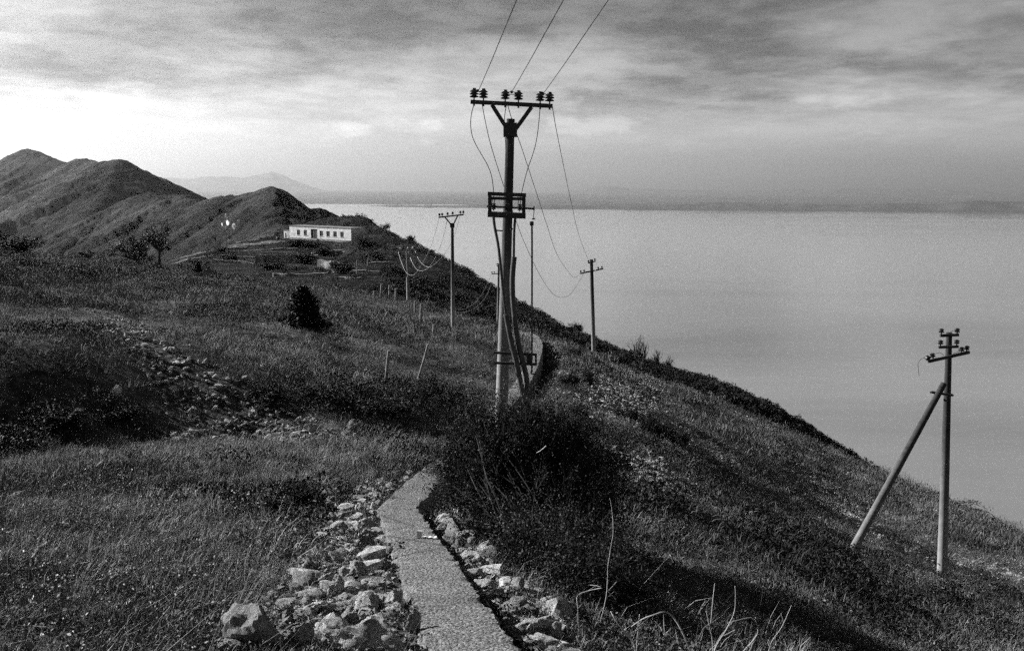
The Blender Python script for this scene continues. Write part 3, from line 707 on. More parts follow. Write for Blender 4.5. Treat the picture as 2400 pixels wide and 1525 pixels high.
for i, pts in enumerate(([(1153, 641, 88), (1140, 668, 87), (1122, 700, 85), (1100, 719, 82), (1082, 725, 78), (1063, 722, 70)], [(1158, 641, 88), (1148, 676, 87), (1132, 704, 85), (1110, 724, 82), (1088, 731, 78), (1063, 729, 70)])):
    wire([P(*p) for p in pts], ('upper', 'lower')[i] + ' of two slack wires hanging low behind the V-headed pole', 0.012, M['wirel'], 'low slack wires')

# ------------------------------------------------------------------ fence
posts = [(911, 821, 903, 905, 'pale upright fence post standing nearest, on the grass bank left of the track'),
         (1004, 806, 979, 888, 'fence post leaning far over to the right beside the track'),
         (1017, 760, 1015, 800, 'upright fence post just behind the leaning one'),
         (987, 712, 986, 757, 'tallest fence post below the wooden power pole, beside the pale stones'),
         (973, 705, 973, 737, 'short fence post just right of the wooden power pole'),
         (928, 676, 928, 706, 'dark fence post left of the wooden power pole'),
         (913, 668, 912.5, 699, 'pale fence post, second left of the wooden power pole'),
         (895, 665, 892.5, 697, 'pale slanting fence post, third left of the wooden power pole'),
         (877, 682, 876.5, 697, 'shortest fence post at the far left end of the fence')]
tops = []
for (x0, y0, x1, y1, lb) in posts:
    b = near_hit(x1, y1) or P(x1, y1, 95)
    if b.y < 24 or b.y > 110: b = P(x1, y1, 92)
    d = b.y; t_ = P(x0, y0, d); rr = max(0.045, 3.0 * d / FPX)
    m = MB(); dv = (b - t_).normalized()
    n = 7; m.tube([(b + dv * 0.35).lerp(t_, i / n) + Vector((0.01 * mnoise.noise((i * 1.3, d, 0)), 0.01 * mnoise.noise((i * 1.1, d, 4)), 0)) for i in range(n + 1)], [rr * (1.05 - 0.2 * i / n) for i in range(n + 1)], 8)
    o = m.build('fence_post', M['wood'], None, True); tag(o, lb, 'fence post', 'posts of the old fence'); tops.append((b, t_))
for k, (i, j) in enumerate(((0, 1), (1, 2), (2, 3), (3, 4), (5, 6), (6, 7))):
    for h in (0.9, 0.5):
        A = tops[i][0].lerp(tops[i][1], h); B = tops[j][0].lerp(tops[j][1], h)
        m = MB(); m.tube(resample([A, A.lerp(B, 0.5) - Vector((0, 0, 0.12)), B], 0.8), 0.006, 4); o = m.build('fence_wire', M['wire'], None)
        tag(o, ('upper' if h > 0.7 else 'lower') + ' rusty strand of fence wire ' + ('from the nearest post to the leaning post', 'from the leaning post to the upright one behind', 'up to the tallest post', 'between the tallest and the short post', 'between the dark and the pale post', 'between the two pale posts')[k], 'wire', 'fence wire')
# ------------------------------------------------------------------ white building on the next hill
M['white'] = simple('whitewashed_wall', 0.50, 0.85, 0.9, 0.95, 0.1, 0.3, 0.02, world=True)
M['plinth'] = simple('stone_plinth', 0.12, 0.42, 1.3, 0.95, 0.1, 0.8, 0.08, world=True)
M['dark'] = simple('dark_timber', 0.02, 0.035, 3, 0.7, 0.3, 0, 0, world=True)
M['glass'] = simple('window_glass', 0.01, 0.015, 3, 0.15, 0.5, 0, 0, world=True)
M['roof'] = simple('flat_roof_slab', 0.14, 0.3, 1.2, 0.95, 0.1, 0.3, 0.03, world=True)
M['rubblewall'] = simple('drystone', 0.10, 0.36, 1.4, 0.95, 0.1, 1.0, 0.15, world=True)
M['dish'] = simple('white_dish_paint', 0.75, 0.82, 2, 0.5, 0.4, 0, 0, world=True)
bl = P(679, 561, 356); br = P(823, 562, 342)
# the facade is turned to the left so that the low sun rakes along it
ang = math.atan2(br.y - bl.y, br.x - bl.x); ux = Vector((math.cos(ang), math.sin(ang), 0))
bl = P(679, 560, 358); d0 = ray(823, 560); al = R(-38); ux = Vector((math.cos(al), math.sin(al), 0))
# solve where the facade line meets the sight line of its right end
kk = (bl.x * ux.y - bl.y * ux.x) / (d0.x * ux.y - d0.y * ux.x); br = Vector((d0.x * kk, d0.y * kk, bl.z)); LEN = (br - bl).length
uy = Vector((-ux.y, ux.x, 0))                                   # into the building
BZ = min(bl.z, P(823, 562, br.y).z) - 0.2
root = empty('white_building', (bl + br) / 2, 'long low whitewashed building with flat roof and dark windows on the hill', 'building')
pxm = 358 / FPX; HB = 4.9; HP = 1.15
def bpt(u, v_, w): return Vector((bl.x, bl.y, BZ)) + ux * u + uy * v_ + Vector((0, 0, w))
Rm = Matrix((ux, uy, Vector((0, 0, 1)))).transposed()
def bbox(mb, u0, u1, v0, v1, w0, w1): mb.box(bpt((u0 + u1) / 2, (v0 + v1) / 2, (w0 + w1) / 2), (u1 - u0, v1 - v0, w1 - w0), Rm)
def u_at(px):
    d = ray(px, 545); k = (bl.x * ux.y - bl.y * ux.x) / (d.x * ux.y - d.y * ux.x); return (Vector((d.x * k, d.y * k, 0)) - Vector((bl.x, bl.y, 0))).dot(ux)
ops = [(u_at(696), u_at(703.5), 1.75, 3.65), (u_at(712), u_at(719.5), 1.75, 3.65), (u_at(728.5), u_at(743.5), 0.95, 4.1),
       (u_at(749), u_at(757), 1.8, 3.65), (u_at(765), u_at(773), 1.8, 3.65), (u_at(781), u_at(789.5), 1.8, 3.65), (u_at(797.5), u_at(805.5), 1.8, 3.65)]
m = MB(); DEP = 6.5; last = 0.0
for (u0, u1, w0, w1) in ops:                                    # facade with real openings
    bbox(m, last, u0, 0, 0.4, HP - 0.3, HB); bbox(m, u0, u1, 0, 0.4, w1, HB)
    if w0 > HP: bbox(m, u0, u1, 0, 0.4, HP - 0.3, w0)
    last = u1
bbox(m, last, LEN, 0, 0.4, HP - 0.3, HB); bbox(m, 0, 0.4, 0.402, DEP, HP - 0.3, HB - 0.002); bbox(m, LEN - 0.4, LEN, 0.402, DEP, HP - 0.3, HB - 0.002); bbox(m, 0.402, LEN - 0.402, DEP - 0.4, DEP - 0.002, HP - 0.3, HB - 0.002)
m.build('wall', M['white'], root, False, True)
m = MB(); bbox(m, -0.15, LEN + 0.15, -0.15, DEP + 0.1, -2.5, HP - 0.3); pl = m.build('plinth', M['plinth'], root, False, True)
m = MB(); bbox(m, -0.3, LEN + 0.3, -0.2, DEP + 0.2, HB + 0.002, HB + 0.2); rf = m.build('roof', M['roof'], root, False, True)
m = MB(); bbox(m, 1.0, 2.2, 2, 3, HB + 0.3, HB + 1.0); m.build('chimney', M['white'], rf, False, True)
m = MB(); bbox(m, LEN * 0.38, LEN * 0.38 + 0.7, 3, 3.7, HB + 0.3, HB + 0.9); m.build('chimney', M['dark'], rf, False, True)
for i, (u0, u1, w0, w1) in enumerate(ops):
    door = i == 2
    e = empty('door' if door else 'window', (0, 0, 0), None, None); e.parent = root
    m = MB(); bbox(m, u0, u1, 0.28, 0.32, w0, w1)
    o = link_ = m.build('door_leaf' if door else 'pane', M['dark'] if door else M['glass'], None); o.data.transform(Matrix.Translation(-root.location)); o.parent = e
    m = MB(); fw = 0.09
    bbox(m, u0, u0 + fw, 0.2, 0.27, w0, w1); bbox(m, u1 - fw, u1, 0.2, 0.27, w0, w1); bbox(m, u0 + fw, u1 - fw, 0.2, 0.27, w1 - fw, w1); bbox(m, u0 + fw, u1 - fw, 0.2, 0.27, w0, w0 + fw); bbox(m, (u0 + u1) / 2 - 0.04, (u0 + u1) / 2 + 0.04, 0.2, 0.27, w0 + fw, w1 - fw)
    o = m.build('frame', M['dark'], None); o.data.transform(Matrix.Translation(-root.location)); o.parent = e
    if not door:
        m = MB(); bbox(m, u0 - 0.1, u1 + 0.1, -0.1, 0.18, w0 - 0.12, w0 - 0.003); o = m.build('sill', M['white'], None); o.data.transform(Matrix.Translation(-root.location)); o.parent = e
m = MB(); ud = ops[2]
for k in range(4): bbox(m, ud[0] - 0.6, ud[1] + 0.6, -0.6 - 0.4 * k, -0.2 if k == 0 else -0.6 - 0.4 * (k - 1) - 0.002, -2.4, 0.9 - 0.28 * k)
m.build('steps', M['plinth'], root, False, True)
for k in range(2):
    m = MB()
    u = ud[0] - 0.7 if k == 0 else ud[1] + 0.65
    bbox(m, u, u + 0.06, -1.9, -1.84, -1, 1.3); bbox(m, u, u + 0.06, -0.3, -0.24, 0, 2.0); m.beam(bpt(u + 0.03, -1.87, 1.3), bpt(u + 0.03, -0.27, 2.0), 0.06, 0.06)
    m.build('handrail', M['iron'], root, False, True)
# hut left of it
hb = P(667, 556, 362); root = empty('small_hut', hb, 'tiny white flat-roofed hut against the left end of the long building', 'hut')
Rh = Rm
m = MB(); m.box(hb + Vector((0.9, 0.9, 1.0)), (1.9, 1.8, 2.6), Rh); m.build('wall', M['white'], root, False, True)
m = MB(); m.box(hb + Vector((0.9, 0.9, 2.42)), (2.2, 2.1, 0.2), Rh); m.build('roof', M['roof'], root, False, True)
m = MB(); m.box(hb + Vector((1.0, 0.85, 0.75)) - uy * 0.93, (0.8, 0.06, 1.7), Rh); m.build('door', M['dark'], root, False, True)
# barrel on the yard
bb = P(652, 561, 352); m = MB(); zb = float(Zmid([bb.x], [bb.y])[0]); m.lathe((bb.x, bb.y, zb - 0.1), [(0.55, 0), (0.6, 0.1), (0.56, 0.5), (0.6, 0.55), (0.6, 0.62), (0.56, 0.67), (0.6, 1.1), (0.55, 1.2)], 14); o = m.build('barrel', M['iron'], None, True); tag(o, 'dark drum standing on the yard left of the small hut', 'barrel')

# ------------------------------------------------------------------ dish mast
MB_ = P(535, 577, 372); MB_.z = float(Zmid([MB_.x], [MB_.y])[0]) - 0.3; top = P(535, 487, 372)
root = empty('radio_mast', MB_, 'lattice mast carrying six white dishes, left of the white building', 'mast')
H = top.z - MB_.z
def leg_at(k, h):
    w = 0.85 - 0.55 * h / H; a = math.pi / 4 + k * math.pi / 2; return MB_ + Vector((w * math.cos(a), w * math.sin(a), h))
for k in range(4):
    m = MB(); m.tube([leg_at(k, 0), leg_at(k, H * 0.85)], 0.06, 6); m.build('leg', M['iron'], root, False, True)
m = MB()
for i in range(9):
    h0, h1 = H * 0.85 * i / 9, H * 0.85 * (i + 1) / 9
    for k in range(4):
        k2 = (k + 1) % 4; m.tube([leg_at(k, h0), leg_at(k2, h1)], 0.03, 4); m.tube([leg_at(k, h1), leg_at(k2, h1)], 0.03, 4)
m.build('bracing', M['iron'], root, False, True)
m = MB(); m.tube([MB_ + Vector((0, 0, H * 0.83)), MB_ + Vector((0, 0, H))], 0.05, 6); m.build('spike', M['iron'], root, False, True)
def dish(px, py, rad, nrm):
    c = P(px, py, 370.6); n = Vector(nrm).normalized(); m = MB()
    m.lathe(c - n * rad * 0.25, [(0.1 * rad, -0.25 * rad), (0.25 * rad, -0.18 * rad), (0.7 * rad, 0.02 * rad), (rad, 0.25 * rad), (rad, 0.42 * rad), (0.97 * rad, 0.43 * rad)], 20, n)
    o = m.build('dish', M['dish'], root, True, True)
    k = MB(); k.tube([c - n * rad * 0.4, Vector((MB_.x, MB_.y, c.z))], 0.06, 6); k.build('dish_arm', M['iron'], root, False, True)
dish(535, 522, 1.15, (-0.72, -0.7, 0.05)); dish(549, 530, 1.2, (-0.7, -0.72, 0.05)); dish(530.5, 508, 1.15, (-1, 0.12, 0)); dish(528.5, 536, 0.95, (-1, 0.08, 0)); dish(521, 526, 0.6, (-0.85, -0.45, 0)); dish(559, 519, 0.65, (0.75, -0.45, 0))
cb = P(562, 563, 362); zb = float(Zmid([cb.x], [cb.y])[0]); root = empty('equipment_cabin', (cb.x, cb.y, zb), 'small pale equipment cabin at the foot of the dish mast', 'cabin')
m = MB(); m.box((cb.x, cb.y, zb + 1.0), (2.0, 1.6, 2.4), Rm); m.build('wall', M['plinth'], root, False, True)
m = MB(); m.box((cb.x, cb.y, zb + 2.3), (2.3, 1.9, 0.18), Rm); m.build('roof', M['roof'], root, False, True)
pz = P(566.5, 564, 361); m = MB(); zb = float(Zmid([pz.x], [pz.y])[0]); m.tube([(pz.x, pz.y, zb - 0.2), (pz.x, pz.y, zb + 2.9)], 0.11, 6); o = m.build('marker_post', M['dark'], None); tag(o, 'dark post just right of the equipment cabin by the mast', 'post')

# ------------------------------------------------------------------ ruin and low terrace walls below the building
def terrain_run(pts, n):
    out = []
    for i in range(len(pts) - 1):
        for k in range(n):
            t = k / n; h = mid_hit(pts[i][0] + (pts[i + 1][0] - pts[i][0]) * t, pts[i][1] + (pts[i + 1][1] - pts[i][1]) * t)
            if h is not None: out.append(h)
    h = mid_hit(*pts[-1]);
    if h is not None: out.append(h)
    return out
def stone_run(name, pts, h, w, label, group, mat):
    run = terrain_run(pts, 4); y = sum(p.y for p in run) / len(run)
    run = [p * ((p.y * 0.25 + y * 0.75) / p.y) for p in run]
    V_, F_ = [], []
    L = resample(run, 0.8); nn = len(L)
    for i, p in enumerate(L):
        t = (L[min(i + 1, nn - 1)] - L[max(i - 1, 0)]); t.z = 0; t.normalize(); n = Vector((t.y, -t.x, 0))
        hh = h * (0.8 + 0.5 * mnoise.noise((i * 0.5, y, 1.0)))
        for o, z in ((-w / 2, -1.5), (-w / 2 * 0.9, hh), (w / 2 * 0.9, hh * (0.9 + 0.2 * mnoise.noise((i * 0.7, y, 4)))), (w / 2, -1.5)): V_.append(p + n * o + Vector((0, 0, z)))
    for i in range(nn - 1):
        for j in range(3): a = i * 4 + j; F_.append((a, a + 1, a + 5, a + 4))
    F2 = F_ + [(0, 3, 2, 1), ((nn - 1) * 4, (nn - 1) * 4 + 1, (nn - 1) * 4 + 2, (nn - 1) * 4 + 3)]
    o = link(name, mesh_np(name, [tuple(p) for p in V_], F2), None, [mat]); return tag(o, label, 'wall', group, 'thing')
stone_run('terrace_wall', [(515, 600), (600, 606), (640, 607)], 0.5, 0.7, 'low pale terrace wall running left of the ruined shed', 'terrace walls', M['rubblewall'])
stone_run('terrace_wall', [(560, 591), (640, 586), (700, 584)], 0.5, 0.7, 'long terrace wall above the ruined shed', 'terrace walls', M['rubblewall'])
stone_run('terrace_wall', [(745, 612), (810, 622), (872, 627)], 0.5, 0.7, 'terrace wall right of the ruined shed, on the dark slope', 'terrace walls', M['rubblewall'])
stone_run('terrace_wall', [(640, 645), (700, 647), (770, 643)], 0.5, 0.7, 'lowest terrace wall, below the ruined shed and above the grass brow', 'terrace walls', M['rubblewall'])
stone_run('terrace_wall', [(795, 653), (850, 655)], 0.4, 0.5, 'short straight terrace wall low on the dark slope', 'terrace walls', M['plinth'])
for (pts_, h_, lb_) in (([(500, 612), (560, 616), (610, 622)], 0.6, 'terrace wall below and left of the ruined shed'), ([(730, 596), (790, 590), (840, 594)], 0.6, 'terrace wall climbing right above the ruined shed'), ([(690, 608), (745, 602)], 0.9, 'short tumbled wall just right of the ruined shed'),
                        ([(760, 634), (830, 637), (890, 640)], 0.5, 'terrace wall between the wooden posts and the fence'), ([(505, 588), (540, 584), (580, 583)], 0.7, 'terrace wall under the dish mast'), ([(860, 620), (915, 617)], 0.5, 'short pale wall right of the wooden posts')):
    stone_run('terrace_wall', pts_, h_, 0.8, lb_, 'terrace walls', M['rubblewall'])
rb = mid_hit(600, 617) or P(600, 617, 280); dR = rb.y
root = empty('ruined_shed', rb, 'roofless stone shed with dark door gaps below the white building', 'ruin')
def rp(px): d = ray(px, 617); return Vector((d.x * dR, dR, rb.z))
xs = [(598, 618), (623.5, 634), (642, 648), (654, 656.5), (659.5, 663), (668, 694)]
Ax = rp(598).x; tops_ = []
for (a0, a1) in xs:
    m = MB(); A = rp(a0); B = rp(a1); hh = (617 - 597) * dR / FPX
    m.box(((A.x + B.x) / 2, dR + (0.6 if a0 < 620 else 1.8), rb.z + hh / 2 - 0.5), (B.x - A.x, 0.5, hh + 1.0)); m.build('wall', M['rubblewall'], root, False, True)
A, B = rp(598), rp(694)
m = MB(); m.box(((A.x + B.x) / 2, dR + 6, rb.z + 1.0), (B.x - A.x, 0.5, 3.2)); m.build('wall', M['rubblewall'], root, False, True)
m = MB(); m.box((B.x - 0.3, dR + 3.9, rb.z + 0.8), (0.5, 3.7, 2.8)); m.build('wall', M['rubblewall'], root, False, True)
m = MB(); m.box((A.x + 0.3, dR + 3.3, rb.z + 0.8), (0.5, 4.8, 2.6)); m.build('wall', M['rubblewall'], root, False, True)
m = MB(); m.beam((rp(618).x, dR + 1.8, rb.z + hh - 0.35), (B.x, dR + 1.8, rb.z + hh - 0.3), 0.55, 0.3); m.build('lintel', M['rubblewall'], root, False, True)
# frames of posts on the slope
for i, (x0, y0, x1, y1, bx0, by0, bx1, by1, lb) in enumerate(((864, 603, 857, 650, 856, 609.5, 882, 606.5, 'old wooden post with a pale cross board, right of the pair'), (837, 610, 836, 650, 829, 625, 872, 627, 'old wooden post with a low cross board, left of the pair'))):
    h = mid_hit(x1, y1) or P(x1, y1, 190); d = h.y; root = empty('wooden_post', h, lb, 'post', 'posts on the dark slope')
    m = MB(); m.tube([h - Vector((0, 0, 0.5)), P(x0, y0, d)], 0.12, 8); m.build('shaft', M['wood'], root, True, True)
    m = MB(); m.beam(P(bx0, by0, d - 0.15), P(bx1, by1, d - 0.15), 0.08, 0.16); m.build('cross_board', M['wood'], root, False, True)

# pale dirt track climbing to the yard
def dirt_track(pts, w, name, label):
    run = terrain_run(pts, 6); L = resample(run, 1.5); V_, F_ = [], []
    for i, p in enumerate(L):
        t = L[min(i + 1, len(L) - 1)] - L[max(i - 1, 0)]; t.z = 0; t.normalize(); n = Vector((t.y, -t.x, 0)); ww = w * (0.8 + 0.5 * mnoise.noise((i * 0.21, w, 0)))
        for k in range(5):
            q_ = p + n * ww * (k / 4 - 0.5); V_.append((q_.x, q_.y, 0))
    A = np.array(V_); A[:, 2] = Zmid(A[:, 0], A[:, 1]) + 0.12
    for i in range(len(L) - 1):
        for k in range(4): a = i * 5 + k; F_.append((a, a + 1, a + 6, a + 5))
    o = link(name, mesh_np(name, A, F_, True), None, [M['gravel']]); tag(o, label, 'track', kind='structure')
def make_gravel():
    m, t, b = pmat('worn_gravel', 0.95, 0.1); p = wpos(t)
    c = mixv(t, ramp(t, tnoise(t, p, 0.35, 6, 0.7), [(0.46, 0.0), (0.58, 1.0)]), 0.03, ramp(t, tnoise(t, p, 1.8, 5, 0.7), [(0.3, 0.06), (0.7, 0.30)]))
    t.links.new(c, b.inputs['Base Color']); bump(t, b, tnoise(t, p, 2.5, 6, 0.7), 0.8, 0.2); return m
M['gravel'] = make_gravel()
dirt_track([(395, 614), (430, 603), (480, 591), (540, 580), (600, 572), (660, 566), (735, 563)], 3.6, 'dirt_track', 'pale dirt track climbing to the yard of the white building')
dirt_track([(398, 622), (440, 608), (500, 600)], 2.6, 'dirt_track', 'lower branch of the pale dirt track under the mast')
# ------------------------------------------------------------------ stones
def make_stone_mat(name, lo, hi, ra=0.8, rb=0.36):
    m, t, b = pmat(name, 0.9, 0.2); p = opos(t)
    n = tnoise(t, p, 2.2, 7, 0.68, 0.4); c = ramp(t, n, [(0.30, lo), (0.48, (lo + hi) * 0.5), (0.66, hi)])
    spots = ramp(t, tnoise(t, p, 7.0, 5, 0.7), [(0.34, 0.3), (0.46, 1.0)])
    c = math_node(t, 'MULTIPLY', math_node(t, 'MULTIPLY', c, spots), math_node(t, 'MULTIPLY_ADD', rnd(t), ra, rb))
    t.links.new(c, b.inputs['Base Color']); bump(t, b, tnoise(t, p, 9, 8, 0.72), 0.9, 0.06); return m
M['stone'] = make_stone_mat('limestone', 0.26, 0.85)
M['scree'] = make_stone_mat('limestone_scree', 0.3, 0.8, 0.6, 0.5)
def stone_shape(seed, sub=3, rough=0.05):
    r = np.random.default_rng(seed); bm = bmesh.new(); bmesh.ops.create_icosphere(bm, subdivisions=sub, radius=1)
    v = np.array([tuple(x.co) for x in bm.verts]); f = np.array([[x.index for x in fc.verts] for fc in bm.faces]); bm.free()
    n = r.normal(size=(11, 3)); n /= np.linalg.norm(n, axis=1)[:, None]; dd = r.uniform(0.5, 0.95, 11)
    dot = v @ n.T; rad = np.where(dot > 0.05, dd / np.maximum(dot, 0.05), 9).min(1); rad = np.minimum(rad, 1.25)
    w = v * rad[:, None]
    off = np.array([mnoise.fractal((p[0] * 1.6 + seed, p[1] * 1.6, p[2] * 1.6), 0.7, 2.0, 4) for p in w]) * rough * 1.3
    w = w * (1 + off)[:, None] * np.array([1.0, r.uniform(0.6, 0.85), r.uniform(0.45, 0.75)])
    w /= np.abs(w).max(); return w, f
STONES = []
for k in range(14):
    w, f = stone_shape(100 + k, 3, 0.07); me = mesh_np('stone', w, f, True); me.set_sharp_from_angle(angle=R(22)); me.materials.append(M['stone']); STONES.append(me)
BIGS = []
for k in range(8):
    w, f = stone_shape(700 + k, 4, 0.16); me = mesh_np('stone', w, f, True); me.set_sharp_from_angle(angle=R(24)); me.materials.append(M['stone']); BIGS.append(me)
def stone(loc, size, label, group, k=None, rot=None, sq=(1, 1, 1), name='stone'):
    o = bpy.data.objects.new(name, STONES[random.randrange(14)] if k is None else BIGS[k % 8]); C.objects.link(o)
    o.location = loc; o.scale = (size * sq[0], size * sq[1], size * sq[2])
    o.rotation_euler = rot or (random.uniform(-0.35, 0.35), random.uniform(-0.35, 0.35), random.uniform(0, 6.28))
    return tag(o, label, 'stone', group)
BIG = [  # photo x, y of the middle, width, height, label
    (592, 1470, 175, 112, 'largest pale cracked limestone block at the bottom, left of the wall'),
    (885, 1492, 165, 96, 'big rounded pale boulder touching the bottom end of the wall'),
    (805, 1478, 110, 84, 'bright white block wedged behind the rounded boulder at the bottom'),
    (703, 1490, 66, 84, 'grey upright block between the two largest blocks at the bottom'),
    (838, 1327, 62, 46, 'smooth pale boulder with a white top, halfway along the rubble'),
    (786, 1372, 42, 62, 'tall standing slab in the middle of the rubble'),
    (898, 1328, 50, 42, 'knobbly stone beside the wall edge, next to the smooth boulder'),
    (870, 1366, 78, 34, 'flat dark stone lying against the wall edge'),
    (868, 1405, 66, 46, 'grey angular block below the flat dark stone'),
    (922, 1402, 46, 44, 'pale nosed stone leaning on the wall edge'),
    (938, 1430, 46, 46, 'dark lumpy stone at the wall edge, above the white splinter'),
    (966, 1455, 44, 62, 'white upright splinter of rock on the wall edge near the bottom'),
    (822, 1438, 52, 50, 'grey block with a light face above the rounded boulder'),
    (755, 1420, 90, 40, 'long dark slab lying across the lower rubble'),
    (872, 1290, 48, 28, 'small flat stone at the wall edge above the smooth boulder'),
    (842, 1190, 34, 32, 'round ball-like stone in the upper rubble'),
    (876, 1186, 22, 24, 'small bright white chip stuck beside the wall near its kink'),
    (770, 1259, 24, 26, 'bright white pointed chip standing in the dark rubble'),
    (868, 1226, 42, 30, 'pale stone at the wall edge just below the kink'),
    (862, 1270, 44, 40, 'rounded grey stone at the wall edge in the middle'),
    (1042, 1214, 70, 30, 'white topped stone just right of the kink in the wall'),
    (1035, 1240, 50, 32, 'dark stone under the white topped one right of the wall'),
    (1068, 1268, 66, 34, 'grooved pale stone right of the wall, above the lever of brush'),
    (1082, 1252, 40, 22, 'little pale flake beside the grooved stone'),
    (1112, 1308, 72, 34, 'broad flat stone right of the wall, halfway down'),
    (1100, 1334, 50, 28, 'small pale stone tucked under the broad flat one'),
    (1132, 1368, 62, 48, 'peaked stone with a white face, right of the wall'),
    (1168, 1392, 46, 38, 'grey stone right of the peaked one'),
    (1222, 1418, 112, 56, 'large ribbed stone right of the wall in the lower part'),
    (1258, 1462, 118, 52, 'large smooth stone with a bright left tip, right of the wall'),
    (1276, 1506, 122, 44, 'lowest broad stone at the bottom edge, right of the wall'),
    (440, 1335, 70, 26, 'long pale slab in the grass on the left'), (395, 1252, 44, 26, 'grey wedge of rock in the grass, upper left of the rubble'),
    (455, 1248, 26, 18, 'small white stone in the grass beside the grey wedge'), (300, 1345, 90, 22, 'low pale ledge of rock in the grass at the far left'),
    (735, 1003, 46, 26, 'pale rock at the edge of the track below the bank'), (830, 995, 44, 34, 'arched pale rock at the foot of the bank'),
    (272, 913, 26, 26, 'flat square stone slab leaning on the bank at the left'), (368, 1003, 22, 10, 'bright white stone at the foot of the bank on the left')]
taken = []
for i, (px, py, w, h, lb) in enumerate(BIG):
    g = near_hit(px, py + h * 0.42); d = g.y; c = P(px, py + h * 0.06, d + 0.02 * w * d / FPX); sz = w * d / FPX / 2 * 1.08
    me = BIGS[i % 8]; zs = np.empty(len(me.vertices) * 3, np.float32); me.vertices.foreach_get('co', zs); zz_ = np.abs(zs.reshape(-1, 3)[:, 2]).max(); ww = np.abs(zs.reshape(-1, 3)[:, 0]).max()
    hz_ = h * d / FPX / 2 * 1.25
    stone(c, 1.0, lb, None, i, (random.uniform(-0.2, 0.2), random.uniform(-0.15, 0.15), random.choice((0, math.pi)) + random.uniform(-0.3, 0.3)), (sz / ww, sz * random.uniform(0.75, 1.0), hz_ / zz_)); taken.append((px, py, w, h))
def in_poly(px, py, poly): return poly_mask(np.array([px]), np.array([py]), poly)[0]
LEFT_R = [(900, 1120), (1010, 1080), (1000, 1095), (900, 1172), (882, 1210), (900, 1270), (925, 1330), (960, 1420), (990, 1525), (520, 1530), (600, 1460), (690, 1380), (720, 1290), (735, 1200), (790, 1140)]
RIGHT_R = [(1000, 1190), (1075, 1200), (1120, 1270), (1190, 1350), (1320, 1430), (1330, 1530), (1240, 1530), (1150, 1420), (1060, 1300)]
SHORT = ['largest cracked block', 'rounded boulder', 'bright white block', 'grey upright block', 'smooth boulder', 'standing slab', 'knobbly stone', 'flat dark stone', 'grey angular block', 'nosed stone', 'dark lumpy stone', 'white splinter', 'light faced block', 'long dark slab', 'small flat stone', 'ball-like stone', 'kink white chip', 'pointed white chip', 'pale edge stone', 'rounded grey stone', 'white topped stone', 'dark kink stone', 'grooved stone', 'little flake', 'broad flat stone', 'tucked pale stone', 'peaked stone', 'grey neighbour stone', 'large ribbed stone', 'bright tipped stone', 'lowest broad stone']
def rubble_label(px, py, sz, side):
    rg = range(0, 20) if side == 'l' else range(20, 31); k = min(rg, key=lambda i: (BIG[i][0] - px) ** 2 + (BIG[i][1] - py) ** 2); dx, dy = px - BIG[k][0], py - BIG[k][1]
    rel = ('right of' if dx > 0 else 'left of') if abs(dx) > abs(dy) else ('below' if dy > 0 else 'above')
    size = 'tiny' if sz < 0.06 else 'small' if sz < 0.08 else 'middling' if sz < 0.105 else 'stout' if sz < 0.14 else 'bulky'
    near = '' if dx * dx + dy * dy < 2500 else 'some way '
    return (size + ' loose stone ' + near + rel + ' the ' + SHORT[k] + (', left rubble' if side == 'l' else ', right rubble')), dx * dx + dy * dy
SAME = {}
cnt = {'l': 0, 'r': 0}
pts_xy = []
tries = 0
while (cnt['l'] < 170 or cnt['r'] < 48) and tries < 16000:
    tries += 1; side = 'l' if cnt['l'] < 170 and tries < 11000 else 'r'; poly = LEFT_R if side == 'l' else RIGHT_R
    px = random.uniform(min(p[0] for p in poly), max(p[0] for p in poly)); py = random.uniform(min(p[1] for p in poly), max(p[1] for p in poly))
    if not in_poly(px, py, poly): continue
    if any(abs(px - a) < w * 0.42 and abs(py - b) < h * 0.42 for a, b, w, h in taken): continue
    g = near_hit(px, py, 4.5, 30)
    if g is None: continue
    sz = random.choice((0.05, 0.06, 0.07, 0.08, 0.09, 0.11, 0.13, 0.16)) * random.uniform(0.85, 1.2)
    dw, _i = wall_rel(np.array([g.x]), np.array([g.y]))
    if abs(dw[0]) < (0.30 + sz * 0.5 if side == 'l' else 0.30 + sz * 0.2): continue
    if any((g.x - a) ** 2 + (g.y - b) ** 2 < (0.5 * (sz + s_)) ** 2 for a, b, s_ in pts_xy): continue
    pts_xy.append((g.x, g.y, sz)); cnt[side] += 1
    near_edge = abs(dw[0]) < 0.5
    lb_ = rubble_label(px, py, sz, side)
    so = stone(g + Vector((0, 0, sz * random.uniform(-0.05, 0.3))), sz * (1.0 if random.random() < .5 else 1.2), lb_[0], 'loose rubble ' + ('left' if side == 'l' else 'right') + ' of the wall', None)
    SAME.setdefault(lb_[0], []).append((lb_[1], so))
for lb_, lst in SAME.items():
    if len(lst) > 1:
        for (d_, o_), w_ in zip(sorted(lst, key=lambda t: t[0]), ('nearest', 'second nearest', 'third nearest', 'fourth nearest', 'fifth nearest', 'sixth nearest', 'seventh nearest', 'eighth nearest')): o_['label'] = w_ + ' ' + lb_
